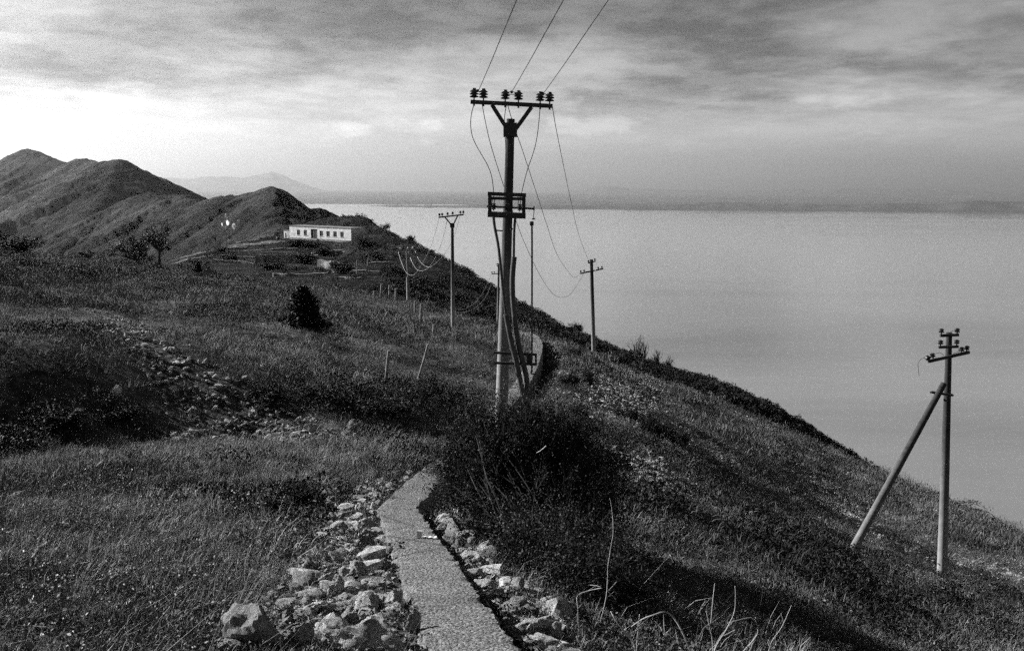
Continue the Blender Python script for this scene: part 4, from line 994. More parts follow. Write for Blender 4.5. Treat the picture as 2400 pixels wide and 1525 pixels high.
# cut white block lying in the grass at the far left, and a small packet left on the wall
M['chalk'] = simple('white_paper', 0.55, 0.72, 6, 0.9, 0.1, 0.4, 0.01)
g = near_hit(50, 1170); d = g.y
stone(g + Vector((0, 0, 0.03)), 1.0, 'long flat white rock lying in the grass at the left edge', None, 3, (0.05, 0.02, 0.05), (42 * d / FPX, 0.16, 0.16))
wi = int(np.argmin(np.abs(to_photo(WL[:, 0], WL[:, 1], WL[:, 2])[1] - 1258))); wn = Vector((WT[wi][1], -WT[wi][0], 0))
pk = Vector(WL[wi]) + wn * 0.06
root = empty('paper_packet', pk, 'small white crumpled packet lying on the concrete wall top', 'packet')
m = MB(); m.box(pk + Vector((0.0, 0.0, 0.045)), (0.05, 0.03, 0.085), Matrix.Rotation(0.1, 3, 'Y')); m.build('box', M['chalk'], root, False, True)
m = MB(); L = [pk + Vector((0.04 + 0.03 * i, 0.01 * mnoise.noise((i, 2, 0)), 0.012 + 0.008 * (i % 2))) for i in range(6)]
vs = []
for i, p_ in enumerate(L): vs += [p_ + Vector((0, -0.03, 0)), p_ + Vector((0, 0.03, 0.006 * mnoise.noise((i * 2, 5, 1))))]
m.add(vs, [(2 * i, 2 * i + 2, 2 * i + 3, 2 * i + 1) for i in range(5)]); m.build('wrapper', M['chalk'], root, False, True)

# ------------------------------------------------------------------ scatter of uncountable things: one object holds its own small shapes and its points
def scatter_group():
    if 'scatter' in bpy.data.node_groups: return bpy.data.node_groups['scatter']
    g = bpy.data.node_groups.new('scatter', 'GeometryNodeTree')
    g.interface.new_socket('Geometry', in_out='INPUT', socket_type='NodeSocketGeometry'); g.interface.new_socket('Geometry', in_out='OUTPUT', socket_type='NodeSocketGeometry')
    gi = g.nodes.new('NodeGroupInput'); go = g.nodes.new('NodeGroupOutput'); K = g.links.new
    def attr(name, typ): n = g.nodes.new('GeometryNodeInputNamedAttribute'); n.data_type = typ; n.inputs['Name'].default_value = name; return n.outputs['Attribute']
    pid = attr('pid', 'INT')
    def sep(val):
        c = g.nodes.new('FunctionNodeCompare'); c.data_type = 'INT'; c.operation = 'EQUAL'; K(pid, c.inputs[2]); c.inputs[3].default_value = val
        s = g.nodes.new('GeometryNodeSeparateGeometry'); s.domain = 'POINT'; K(gi.outputs[0], s.inputs['Geometry']); K(c.outputs[0], s.inputs['Selection']); return s.outputs['Selection']
    j = g.nodes.new('GeometryNodeJoinGeometry')
    for k in range(6):
        ti = g.nodes.new('GeometryNodeGeometryToInstance'); K(sep(k), ti.inputs[0]); K(ti.outputs[0], j.inputs[0])
    io = g.nodes.new('GeometryNodeInstanceOnPoints'); K(sep(-1), io.inputs['Points']); K(j.outputs[0], io.inputs['Instance'])
    io.inputs['Pick Instance'].default_value = True; K(attr('var', 'INT'), io.inputs['Instance Index'])
    e = g.nodes.new('FunctionNodeEulerToRotation'); K(attr('rot', 'FLOAT_VECTOR'), e.inputs[0]); K(e.outputs[0], io.inputs['Rotation'])
    K(attr('scl', 'FLOAT_VECTOR'), io.inputs['Scale']); K(io.outputs[0], go.inputs[0]); return g
def scatter(name, protos, pts, rot, scl, mat, label, cat):
    """protos: six (verts, quads-or-tris) shapes"""
    n = len(pts); V_, F_, pid = [], [], []
    off = 0
    for k in range(6):
        pv, pf = protos[k % len(protos)]; V_.append(pv); F_.append(np.asarray(pf) + off); pid.append(np.full(len(pv), k)); off += len(pv)
    fc = np.concatenate(F_); V_.append(pts); pid.append(np.full(n, -1))
    v = np.concatenate(V_); me = mesh_np(name, v, fc, False); me.materials.append(mat); N0 = len(v) - n
    def put(nm, typ, key, arr): a = me.attributes.new(nm, typ, 'POINT'); a.data.foreach_set(key, np.ascontiguousarray(arr).ravel())
    put('pid', 'INT', 'value', np.concatenate(pid).astype(np.int32))
    put('var', 'INT', 'value', np.concatenate([np.zeros(N0), rng.integers(0, 6, n)]).astype(np.int32))
    put('rot', 'FLOAT_VECTOR', 'vector', np.concatenate([np.zeros((N0, 3)), rot]).astype(np.float32))
    put('scl', 'FLOAT_VECTOR', 'vector', np.concatenate([np.zeros((N0, 3)), scl]).astype(np.float32))
    o = link(name, me); md = o.modifiers.new('scatter', 'NODES'); md.node_group = scatter_group()
    return tag(o, label, cat, kind='stuff')
def blades(seed, n, rad, h0, h1, wid, lean=0.35, curve=0.35, bias=(0.25, -0.05)):
    r = np.random.default_rng(seed); V_ = []; F_ = []
    for i in range(n):
        a = r.uniform(0, 6.28); q_ = rad * math.sqrt(r.uniform()); b = np.array([q_ * math.cos(a), q_ * math.sin(a), -0.03])
        h = r.uniform(h0, h1); la = r.uniform(0, 6.28); lm = r.uniform(0, lean); ld = np.array([math.cos(la) * lm + bias[0], math.sin(la) * lm + bias[1], 0])
        w = wid * r.uniform(0.6, 1.3); wa = r.uniform(0, 6.28); wd = np.array([math.cos(wa), math.sin(wa), 0]) * w / 2
        p1 = b + np.array([0, 0, h * 0.55]) + ld * h * 0.4; p2 = b + np.array([0, 0, h * (1 - 0.25 * lm)]) + ld * h * (1 + curve)
        o = len(V_); V_ += [b - wd, b + wd, p1 + wd * 0.8, p1 - wd * 0.8, p2 + wd * 0.1, p2 - wd * 0.1]; F_ += [(o, o + 1, o + 2, o + 3), (o + 3, o + 2, o + 4, o + 5)]
    return np.array(V_), np.array(F_)
def leaf_quads(c, size, r, flat=0.0):
    """random leaf shaped quads at points c"""
    n = len(c); d = r.normal(size=(n, 3)); d[:, 2] *= (1 - flat); d /= np.linalg.norm(d, axis=1)[:, None]; e = r.normal(size=(n, 3)); e -= d * (e * d).sum(1)[:, None]; e /= np.linalg.norm(e, axis=1)[:, None]
    s = (size * r.uniform(0.6, 1.35, n))[:, None]; v = np.stack([c - d * s * 0.6, c + e * s * 0.33, c + d * s * 0.75, c - e * s * 0.33], 1).reshape(-1, 3)
    return v, np.arange(4 * n).reshape(n, 4)
def make_plant(name, lo, hi, patch, spec=0.2, rough=0.7, trans=0.0):
    m, t, b = pmat(name, rough, spec); p = wpos(t)
    v = math_node(t, 'MULTIPLY_ADD', rnd(t), 0.32, math_node(t, 'MULTIPLY', ramp(t, tnoise(t, p, patch, 5, 0.65), [(0.38, 0.0), (0.62, 1.0)]), 0.68))
    v = math_node(t, 'MULTIPLY', v, ramp(t, tnoise(t, p, 45, 2, 0.5), [(0.3, 0.5), (0.7, 1.0)]))
    t.links.new(ramp(t, v, [(0.0, lo), (0.5, lo + (hi - lo) * 0.35), (1.0, hi)]), b.inputs['Base Color']); return m
M['grass'] = make_plant('dry_grass', 0.03, 0.55, 0.9)
M['grassf'] = make_plant('far_dry_grass', 0.022, 0.40, 0.35)
M['heath'] = make_plant('dark_heath', 0.009, 0.045, 0.6)
M['leaf'] = make_plant('bush_leaf', 0.008, 0.04, 3.0, 0.2, 0.6)
M['leafd'] = make_plant('juniper_leaf', 0.007, 0.022, 3.0, 0.2, 0.6)
M['bark'] = simple('dark_bark', 0.02, 0.06, 20, 0.9, 0.1, 0.5, 0.005, world=True)
M['palebark'] = simple('pale_dead_wood', 0.30, 0.55, 30, 0.8, 0.2, 0.5, 0.003, world=True)

def scatter_xy(n, r0, r1, th=33, power=1.0):
    """points over the part of the slope in view, thinning with distance"""
    u = rng.random(n); r = (r0 ** (2 - power) + u * (r1 ** (2 - power) - r0 ** (2 - power))) ** (1 / (2 - power)); a = R(1) * rng.uniform(-th, th, n)
    return r * np.sin(a), r * np.cos(a)
def off_wall(x, y, lim=0.36):
    keep = np.ones(len(x), bool); m = np.where((y < 70) & (np.abs(x) < 12))[0]
    for k in range(0, len(m), 20000):
        d, _ = wall_rel(x[m[k:k + 20000]], y[m[k:k + 20000]]); keep[m[k:k + 20000]] = (d < -lim) | (d > lim)
    return keep
def strew(name, protos, n, r0, r1, power, smin, smax, mat, label, cat, dens=None, zoff=0.0, tilt=0.22, sq=0.3):
    x, y = scatter_xy(n, r0, r1, 34, power); z = Znear(x, y, True)
    k = off_wall(x, y, 0.27)
    if dens is not None: k &= rng.random(len(x)) < dens(x, y, z)
    if cat != 'scree': k &= ~((y > 27) & (y < 75) & (np.abs(x) < 6) & ~off_wall(x, y, 0.8))
    x, y, z = x[k], y[k], z[k]; n = len(x); s = rng.uniform(smin, smax, n) * (0.75 + 0.5 * vnoise(x * 0.5, y * 0.5))
    rot = np.stack([rng.normal(0, tilt, n), rng.normal(0, tilt, n), rng.uniform(-0.9, 0.9, n)], 1)
    scl = np.stack([s * rng.uniform(1 - sq, 1 + sq, n), s * rng.uniform(1 - sq, 1 + sq, n), s * rng.uniform(1 - sq, 1 + sq, n)], 1)
    return scatter(name, protos, np.stack([x, y, z + zoff], 1), rot, scl, mat, label, cat)
def grassy(x, y, z):
    return np.clip(1 - 0.8 * stony_at(x, y, z), 0, 1) * (0.35 + 0.65 * sstep(0.3, 0.55, vnoise(x * 0.35 + 3, y * 0.35)))
strew('short_grass', [blades(k, 36, 0.17, 0.025, 0.11, 0.005, 0.8, 0.2, (0.06, 0)) for k in range(6)], 17000, 4.2, 17, 0.6, 0.7, 1.3, M['grass'], 'short dry grass on the near ground', 'grass', grassy)
strew('hillside_grass', [blades(20 + k, 70, 0.34, 0.03, 0.13, 0.008, 0.7, 0.2, (0.08, 0)) for k in range(6)], 26000, 15, 48, 0.8, 0.7, 1.3, M['grassf'], 'tufted dry grass on the hillside', 'grass', grassy)
strew('brow_grass', [blades(40 + k, 90, 0.85, 0.06, 0.22, 0.02, 0.6, 0.2, (0.1, 0)) for k in range(6)], 26000, 45, 125, 1.0, 0.7, 1.3, M['grassf'], 'rough grass towards the brow', 'grass', grassy)
# bleached grass on the levelled track and in sunny patches
M['straw'] = make_plant('straw_grass', 0.16, 0.62, 1.4)
def strawy(x, y, z):
    px, py = to_photo(x, y, z); px = px + 40 * fbm(x * 0.8, y * 0.8, 2); py = py + 14 * fbm(x * 0.8 + 5, y * 0.8, 2)
    a = poly_mask(px, py, [(300, 1040), (700, 1035), (1010, 985), (1030, 1050), (1010, 1085), (880, 1122), (760, 1140), (560, 1120), (300, 1090), (0, 1115), (0, 1085)]) * 0.8
    b = poly_mask(px, py, [(0, 1180), (420, 1170), (640, 1260), (560, 1330), (330, 1390), (0, 1330)]) * 0.28
    c = poly_mask(px, py, [(560, 730), (900, 760), (900, 860), (640, 840)]) * 0.5
    return np.maximum(np.maximum(a, np.maximum(b, c)), 0.35 * sstep(0.58, 0.75, vnoise(x * 0.45 + 61, y * 0.45)) * (0.15 + 0.85 * (px < 1150))) * (1 - 0.6 * stony_at(x, y, z))
strew('straw_grass', [blades(200 + k, 40, 0.16, 0.05, 0.18, 0.006, 0.6, 0.3, (0.15, 0)) for k in range(6)], 46000, 5, 30, 0.8, 0.7, 1.4, M['straw'], 'bleached straw coloured grass on the level track and sunny patches', 'grass', strawy)
strew('hillside_straw', [blades(210 + k, 60, 0.4, 0.06, 0.2, 0.011, 0.6, 0.3, (0.15, 0)) for k in range(6)], 9000, 28, 95, 0.9, 0.7, 1.3, M['straw'], 'bleached grass patches up the hillside', 'grass', strawy)
# tall seeding grass in the left foreground and beside the rubble
def tall_zone(x, y, z):
    px, py = to_photo(x, y, z); a = poly_mask(px, py, [(0, 1210), (250, 1230), (620, 1290), (640, 1400), (560, 1470), (300, 1540), (0, 1540)]) * 0.55
    b = poly_mask(px, py, [(560, 1060), (1010, 1040), (1000, 1085), (880, 1125), (760, 1150), (620, 1180), (520, 1130)]) * 0.6
    c = poly_mask(px, py, [(960, 960), (1080, 930), (1080, 1010), (980, 1040)]) * 0.9
    return np.maximum(np.maximum(a, b), c) * sstep(0.3, 0.6, vnoise(x * 1.3, y * 1.3))
strew('tall_grass', [blades(60 + k, 11, 0.12, 0.14, 0.42, 0.0045, 0.55, 0.4, (0.16, -0.03)) for k in range(6)], 9000, 5, 26, 0.8, 0.7, 1.25, M['grass'], 'tall dry seeding grass leaning to the right', 'grass', tall_zone)
M['stalk'] = make_plant('bleached_stalk', 0.25, 0.65, 2.0)
def stalky(x, y, z): return 0.35 * sstep(0.5, 0.75, vnoise(x * 0.9 + 77, y * 0.9)) * (x < 0.3) + 0.10 * sstep(0.55, 0.75, vnoise(x * 0.5 + 7, y * 0.5))
strew('dry_stalks', [blades(160 + k, 4, 0.16, 0.14, 0.38, 0.0042, 0.9, 0.3, (0.2, 0)) for k in range(6)], 7000, 4.5, 20, 0.7, 0.6, 1.3, M['stalk'], 'bleached dry stalks standing above the near grass', 'stalks', stalky)
# dark low heath and thistle clumps
def tuft(seed, n, rad, hgt, size):
    r = np.random.default_rng(seed); a = r.uniform(0, 6.28, n); q_ = np.sqrt(r.uniform(0, 1, n)); h = (1 - q_ ** 2) * hgt * r.uniform(0.4, 1.05, n)
    c = np.stack([q_ * rad * np.cos(a), q_ * rad * np.sin(a), h], 1); return leaf_quads(c, size, r)
def heathy(x, y, z):
    nz = vnoise(x * 0.28 + 31, y * 0.28) * 0.6 + vnoise(x * 0.9 + 11, y * 0.9) * 0.4
    px, py = to_photo(x, y, z); px = px + 50 * fbm(x * 0.5, y * 0.5, 2); py = py + 16 * fbm(x * 0.5 + 5, y * 0.5, 2)
    dk = poly_mask(px, py, [(0, 910), (230, 920), (360, 975), (330, 1030), (150, 1070), (0, 1090)]) + poly_mask(px, py, [(600, 890), (760, 920), (1010, 905), (1010, 985), (830, 1000), (740, 955)]) + poly_mask(px, py, [(620, 1140), (760, 1135), (770, 1240), (650, 1230)])
    return np.maximum(sstep(0.52, 0.74, nz) * 0.55 * (1 - 0.8 * stony_at(x, y, z)) * (1 - np.clip(strawy(x, y, z) * 1.1, 0, 0.9)), 0.65 * np.clip(dk, 0, 1))
M['herb'] = make_plant('grey_herb', 0.025, 0.17, 1.2, 0.3, 0.5)
def herby(x, y, z): return np.clip(0.25 + 0.75 * sstep(0.42, 0.6, vnoise(x * 0.8 + 5, y * 0.8)), 0, 1) * (1 - 0.7 * stony_at(x, y, z)) * (1 - np.clip(strawy(x, y, z), 0, 0.85))
strew('herbs', [tuft(70 + k, 70, 0.14, 0.07, 0.017) for k in range(6)], 13000, 4.5, 18, 0.7, 0.7, 1.5, M['herb'], 'small leaved herbs creeping over the near ground', 'herbs', herby)
strew('heath', [tuft(k, 90, 0.17, 0.13, 0.028) for k in range(6)], 5200, 4.5, 18, 0.8, 0.7, 1.4, M['heath'], 'dark low heath plants between the grass', 'heath', heathy)
strew('hillside_heath', [tuft(10 + k, 240, 0.40, 0.26, 0.032) for k in range(6)], 12000, 16, 60, 0.9, 0.6, 1.4, M['heath'], 'dark scrubby heath clumps on the hillside', 'heath', heathy)
strew('brow_heath', [tuft(20 + k, 170, 0.75, 0.42, 0.075) for k in range(6)], 7000, 55, 125, 1.0, 0.6, 1.4, M['heath'], 'dark scrub towards the brow', 'heath', heathy)
# scree and loose stones too small to pick apart
small = [stone_shape(300 + k, 1, 0.03) for k in range(6)]
def screes(x, y, z): return np.clip(stony_at(x, y, z) * 1.0 + 0.025 * sstep(0.45, 0.7, vnoise(x * 0.5, y * 0.5 + 70)), 0, 1)
strew('scree', small, 26000, 5, 22, 0.8, 0.018, 0.06, M['scree'], 'small pale broken stones lying in the rubble and on the track', 'scree', screes, 0.005, 0.5)
def slope_stones(x, y, z):
    right = sstep(1250, 1500, to_photo(x, y, z)[0]) * 0.50 * sstep(0.42, 0.68, vnoise(x * 0.25 + 8, y * 0.25))
    return np.clip(stony_at(x, y, z) * (0.75 + 0.15 * (to_photo(x, y, z)[0] > 1250)) + right + 0.02 + 0.09 * (to_photo(x, y, z)[0] > 1250), 0, 1)
strew('hillside_scree', small, 90000, 19, 85, 0.9, 0.022, 0.10, M['scree'], 'pale stones scattered down the hillside', 'scree', slope_stones, 0.035, 0.5)

# rough scrub over the next hill
def hill_scrub(n):
    a = R(1) * rng.uniform(-26, 22, n); r_ = 125 * (470 / 125.0) ** rng.random(n); x, y = r_ * np.sin(a), r_ * np.cos(a); z = Zmid(x, y); px, py = to_photo(x, y, z)
    clear = ((px > 640) & (px < 840) & (y > 325) & (y < 365)) | ((px > 380) & (px < 740) & (np.abs(py - np.interp(px, [380, 450, 560, 740], [612, 597, 577, 565])) < 7))
    clear |= ((px > 585) & (px < 705) & (py > 588) & (py < 626)); clear |= (px > 490) & (px < 900) & (vnoise(x * 0.09 + 4, y * 0.09) > 0.42) & (y < 330)
    nz = vnoise(x * 0.05, y * 0.05) * 0.5 + vnoise(x * 0.17 + 9, y * 0.17) * 0.5
    k = ~clear & (rng.random(n) < sstep(0.35, 0.6, nz) * (0.35 + 0.65 * sstep(700, 950, px))); x, y, z = x[k], y[k], z[k]; n = len(x)
    s = rng.uniform(0.5, 1.5, n); rot = np.stack([rng.normal(0, .2, n), rng.normal(0, .2, n), rng.uniform(0, 6.28, n)], 1); scl = np.stack([s, s * rng.uniform(.7, 1.3, n), s * rng.uniform(.6, 1.3, n)], 1)
    scatter('hill_scrub', [tuft(90 + k, 110, 1.0, 1.0, 0.2) for k in range(6)], np.stack([x, y, z - 0.1], 1), rot, scl, M['heath'], 'dark maquis scrub covering the hill around the white building', 'scrub')
hill_scrub(30000)
# ------------------------------------------------------------------ shrubs and trees
def grow(mb, p, d, length, rad, depth, ends, r, spread=0.6, up=0.15, kids=3, seg=5, wob=0.25, minseg=3):
    pts = [p.copy()]; q_ = p.copy(); dd = d.normalized(); n = seg if depth > 0 else minseg
    for i in range(n):
        dd = (dd + Vector((r.normal(0, wob), r.normal(0, wob), r.normal(0, wob) + up)) * 0.5).normalized(); q_ = q_ + dd * (length / n); pts.append(q_.copy())
    mb.tube(pts, [rad * (1 - 0.65 * i / n) for i in range(n + 1)], 5 if depth > 1 else 3, cap=False)
    if depth == 0: ends += pts[1:]; return
    for k in range(kids):
        j = r.integers(max(1, n // 3), n + 1); dn = (dd + Vector((r.normal(0, spread), r.normal(0, spread), r.normal(0, spread) + up))).normalized()
        grow(mb, pts[j], dn, length * r.uniform(0.5, 0.8), rad * 0.5, depth - 1, ends, r, spread, up, kids, seg, wob, minseg)
    if depth == 1: ends += pts[2:]
def foliage_mesh(name, pts, per, jit, size, r, mat):
    c = np.array([tuple(p) for p in pts]); c = np.repeat(c, per, 0) + r.normal(0, jit, (len(c) * per, 3))
    v, f = leaf_quads(c, size, r); me = mesh_np(name, v, f); me.materials.append(mat); return me
# --- the big dark bush beside the wall
r = np.random.default_rng(5)
base = near_hit(1290, 1330); root = empty('bush', base, 'big dark tangled bush right of the wall, in front of the tall pole', 'bush')
CL = [(1270, 1165, 12.9, 185, 130, 0.9, 230, 1.0), (1195, 1010, 13.2, 120, 75, 0.55, 60, 0.55), (1090, 1135, 12.7, 70, 60, 0.4, 55, 0.8), (1400, 1130, 13.6, 95, 110, 0.6, 90, 0.9), (1320, 1340, 11.3, 150, 140, 0.8, 200, 1.0), (1170, 1265, 12.1, 95, 85, 0.5, 110, 1.0), (1445, 1360, 10.9, 95, 100, 0.55, 90, 0.8), (1390, 1440, 9.4, 150, 80, 0.6, 110, 0.8), (1280, 1370, 10.2, 110, 70, 0.4, 80, 0.9), (1300, 1040, 13.4, 110, 80, 0.6, 110, 0.9), (1130, 1040, 13.2, 95, 75, 0.5, 100, 0.8), (1075, 1080, 13.0, 60, 45, 0.35, 50, 0.7), (1185, 975, 13.4, 120, 45, 0.5, 80, 0.7), (1300, 985, 13.6, 90, 50, 0.5, 70, 0.75)]
mb = MB(); ends = []
for (px, py, d, rx, ry, rd, nt_, den) in CL:
    c = P(px, py, d); sx, sz = rx * d / FPX, ry * d / FPX
    for i in range(nt_):
        u = r.normal(size=3); u /= np.linalg.norm(u); k = r.uniform(0.35, 1.0) ** 0.5
        e = c + Vector((u[0] * sx * k, u[1] * rd * k, u[2] * sz * k)); gz = float(Znear([e.x], [e.y], False)[0])
        if e.z < gz + 0.05: e.z = gz + r.uniform(0.05, 0.4)
        s = base + Vector((r.normal(0, 0.25), r.normal(0, 0.25), -0.1)); s = s.lerp(Vector((e.x, e.y, gz)), r.uniform(0.1, 0.75)); s.z = float(Znear([s.x], [s.y], False)[0]) - 0.05
        md = s.lerp(e, 0.55) + Vector((r.normal(0, 0.12), r.normal(0, 0.12), 0.15)); L = [s, s.lerp(md, 0.5) + Vector((r.normal(0, 0.05), 0, 0.05)), md, md.lerp(e, 0.5), e]
        if i % 3 == 0: mb.tube(resample(L, 0.2), 0.007, 4, cap=False)
        dv = (e - md).normalized()
        for j in range(4):
            grow(mb, md.lerp(e, r.uniform(0.3, 1)), dv + Vector(r.normal(0, 0.8, 3)), r.uniform(0.16, 0.34), 0.004, 1, ends if r.random() < den else [], r, 0.7, 0.1, 3, 4, 0.3)
mb.build('branches', M['bark'], root, False, True)
gz = Znear([p.x for p in ends], [p.y for p in ends], False); ends = [p for p, g_ in zip(ends, gz) if p.z > g_ + 0.02]
me = foliage_mesh('foliage', [p - base for p in ends], 3, 0.028, 0.022, r, M['leaf']); fo = link('foliage', me, root); fo['kind'] = 'stuff'
# pale dead twigs inside it
for pts in ([(1257, 1061, 12.2), (1268, 1055, 12.2), (1280, 1044, 12.2)], [(1150, 1200, 11.4), (1160, 1212, 11.4), (1172, 1210, 11.4), (1179, 1198, 11.4)], [(1134, 1227, 11.4), (1147, 1228, 11.4)]):
    pipe(root, [P(*p) for p in pts], 0.007, 'dead_twig', M['palebark'], 5, 0.05)

# --- reusable shrubs
def shrub_protos(seed, n, h, spread, per, jit, size, mat, shape='dome', rad=0.018):
    r = np.random.default_rng(seed); mb = MB(); ends = []
    if shape == 'cone':
        grow(mb, Vector((0, 0, -0.1)), Vector((0, 0, 1)), 1.0, 0.03, 0, [], r, wob=0.03)
        for i in range(n):
            z = r.uniform(0.02, 0.97); w = 0.36 * (1 - z ** 1.5) ** 0.9 * (0.35 + 0.65 * min(1, z * 6 + 0.5)); a = r.uniform(0, 6.28); k = r.uniform(0.4, 1.0); w *= 0.95 + 0.75 * mnoise.noise((math.cos(a) * 1.6, math.sin(a) * 1.6, z * 3.5 + seed))
            p = Vector((w * k * math.cos(a), w * k * math.sin(a), z)); mb.tube([Vector((0, 0, max(z - 0.12, 0))), p], 0.004, 3, cap=False); ends += [p, p + Vector((0, 0, 0.03)), p * 0.85 + Vector((0, 0, z * 0.15))]
    else:
        for i in range(n):
            a = r.uniform(0, 6.28); t_ = r.uniform(0.1, spread); grow(mb, Vector((r.normal(0, 0.12), r.normal(0, 0.12), -0.05)), Vector((math.cos(a) * t_, math.sin(a) * t_, 1)), h * r.uniform(0.6, 1.0), rad, 2, ends, r, 0.6, 0.12, 3, 5, 0.22)
    me1 = bpy.data.meshes.new('stems'); me1.from_pydata(mb.v, [], mb.f); me1.materials.append(M['bark']); me1.update()
    return me1, foliage_mesh('foliage', ends, per, jit, size, r, mat)
PR = {'leafy': [shrub_protos(k, 16, 0.62, 0.9, 4, 0.035, 0.04, M['leaf']) for k in (1, 2)], 'dark': [shrub_protos(k, 22, 0.6, 1.3, 6, 0.045, 0.045, M['leafd']) for k in (3, 4, 5)],
      'cone': [shrub_protos(6, 900, 1, 1, 3, 0.022, 0.045, M['leafd'], 'cone')], 'bare': [shrub_protos(k, 8, 0.7, 0.6, 1, 0.03, 0.02, M['leafd'], 'dome', 0.042) for k in (8, 9)]}
def shrub(kind, loc, w, h, label, cat='shrub', group=None, k=0, rz=None, name='shrub'):
    root = empty(name, loc, label, cat, group, random.uniform(0, 6.28) if rz is None else rz); st, fl = PR[kind][k % len(PR[kind])]
    a = link('stems', st, root); b = link('foliage', fl, root); root.scale = (w, w, h); b['kind'] = 'stuff'; return root
def sky_point(zf, px, r0, r1):
    d = ray(px, 700); t_ = np.linspace(r0, r1, 300); z = zf(d.x * t_, d.y * t_); k = int(np.argmax(z / t_)); return Vector((d.x * t_[k], d.y * t_[k], float(z[k]) - 0.05))
def near_shrub(kind, px, py, wpx, hpx, label, k=0, d=None, **kw):
    g = near_hit(px, py) if d is None else (sky_point(Zmid, px, 160, 260) if kind == 'bare' else sky_point(Znear, px, 50, 120))
    if g is None: g = P(px, py, 75)
    s = g.y / FPX; base_w = {'leafy': 1.25, 'dark': 1.5, 'cone': 0.62, 'bare': 1.0}[kind]; base_h = {'leafy': 1.0, 'dark': 0.95, 'cone': 1.0, 'bare': 1.15}[kind]
    return shrub(kind, g, wpx * s / base_w, hpx * s / base_h, label, k=k, **kw)
near_shrub('cone', 713, 771, 92, 100, 'cone shaped dark juniper standing alone on the grassy hillside', name='juniper', cat='juniper')
near_shrub('dark', 664, 757, 40, 20, 'low dark shrub at the left foot of the cone shaped juniper', 1)
near_shrub('dark', 914, 750, 34, 20, 'low round dark shrub on the grass below the wooden pole', 2)
near_shrub('dark', 40, 594, 130, 46, 'dark spreading bush on the skyline at the left edge', 0, d=70)
near_shrub('dark', 205, 612, 70, 26, 'small dark bush on the skyline left of the two trees', 1, d=70)
near_shrub('leafy', 925, 990, 170, 92, 'tangled leafy bramble thicket at the foot of the bank', 0)
near_shrub('leafy', 860, 985, 90, 50, 'smaller bramble left of the leafy thicket under the bank', 1)
near_shrub('leafy', 1065, 965, 120, 84, 'leafy shrub just left of the foot of the tall pole', 1)
near_shrub('leafy', 1000, 940, 110, 60, 'leafy shrub between the thicket and the tall pole, below the leaning post', 0)
near_shrub('leafy', 1010, 905, 80, 42, 'low shrub at the foot of the leaning fence post', 1)
near_shrub('dark', 1525, 1035, 120, 62, 'wide dark shrub on the right slope casting a long shadow', 0)
near_shrub('dark', 1590, 1050, 80, 40, 'dark shrub just right of the wide one on the slope', 2)
near_shrub('dark', 1362, 985, 60, 46, 'dark rounded shrub on the slope behind the big bush', 1)
near_shrub('dark', 1480, 985, 60, 30, 'low dark shrub left of the wide one on the slope', 2)
near_shrub('dark', 1335, 905, 90, 40, 'dark scrub in the hollow right of the far wall bend', 0)
near_shrub('dark', 1345, 842, 60, 30, 'dark scrub right of the far wall bend', 1)
near_shrub('dark', 1380, 905, 60, 36, 'dark scrub clump below the two-armed pole', 2)
near_shrub('dark', 1440, 852, 60, 26, 'dark bush on the brow just right of the two-armed pole', 0)
near_shrub('dark', 1395, 856, 44, 16, 'low dark shrub at the foot of the two-armed pole', 1)
near_shrub('dark', 700, 1190, 95, 62, 'black leafy hummock in the grass beside the upper rubble', 1)
near_shrub('dark', 640, 1200, 60, 36, 'low dark plant left of the black hummock', 2)
near_shrub('dark', 20, 1075, 160, 80, 'dark bush in the hollow at the left edge below the bank', 0)
near_shrub('dark', 130, 1010, 190, 56, 'broad dark scrub along the foot of the bank at the left', 2)
near_shrub('dark', 270, 990, 150, 48, 'dark scrub under the bank near the square stone slab', 1)
near_shrub('dark', 620, 945, 150, 46, 'dark scrub on the bank above the stony track', 0)
near_shrub('dark', 760, 950, 150, 48, 'dark scrub on the bank left of the bramble thicket', 1)
near_shrub('leafy', 1490, 1420, 110, 80, 'dim leafy plant at the lower right of the big bush', 0)
near_shrub('leafy', 1350, 1470, 110, 64, 'small leafy plant among the bare stems beside the lowest stone', 1)
near_shrub('bare', 1495, 868, 40, 64, 'left one of a pair of bare thin trees on the brow against the lake', 0, cat='tree', name='bare_tree', d=76)
near_shrub('bare', 1515, 868, 38, 56, 'right one of a pair of bare thin trees on the brow against the lake', 1, cat='tree', name='bare_tree', d=77)
near_shrub('bare', 1545, 878, 36, 46, 'small bare bush on the brow right of the thin tree pair', 1, d=78)
near_shrub('bare', 1570, 884, 30, 36, 'smallest bare bush on the brow, farthest right', 0, d=79)
for (px, py, w, h, d, lb, k) in ((905, 532, 34, 18, 348, 'thin scrub on the top of the far dark hill against the lake', 0), (965, 574, 24, 22, 322, 'round bush on the steep edge of the far dark hill', 1), (1350, 800, 56, 26, 228, 'feathery bush on the dark ridge edge left of the two-armed pole', 2), (1090, 652, 22, 12, 282, 'low bush halfway down the edge of the far dark hill', 0), (1010, 602, 22, 12, 306, 'little bush below the round one on the far hill edge', 1)):
    g = sky_point(Zmid, px, 180, 420); s = g.y / FPX; shrub('dark' if k else 'leafy', g, w * s / 1.4, h * s / 1.0, lb, k=k)
g = mid_hit(790, 650) or P(790, 650, 200)
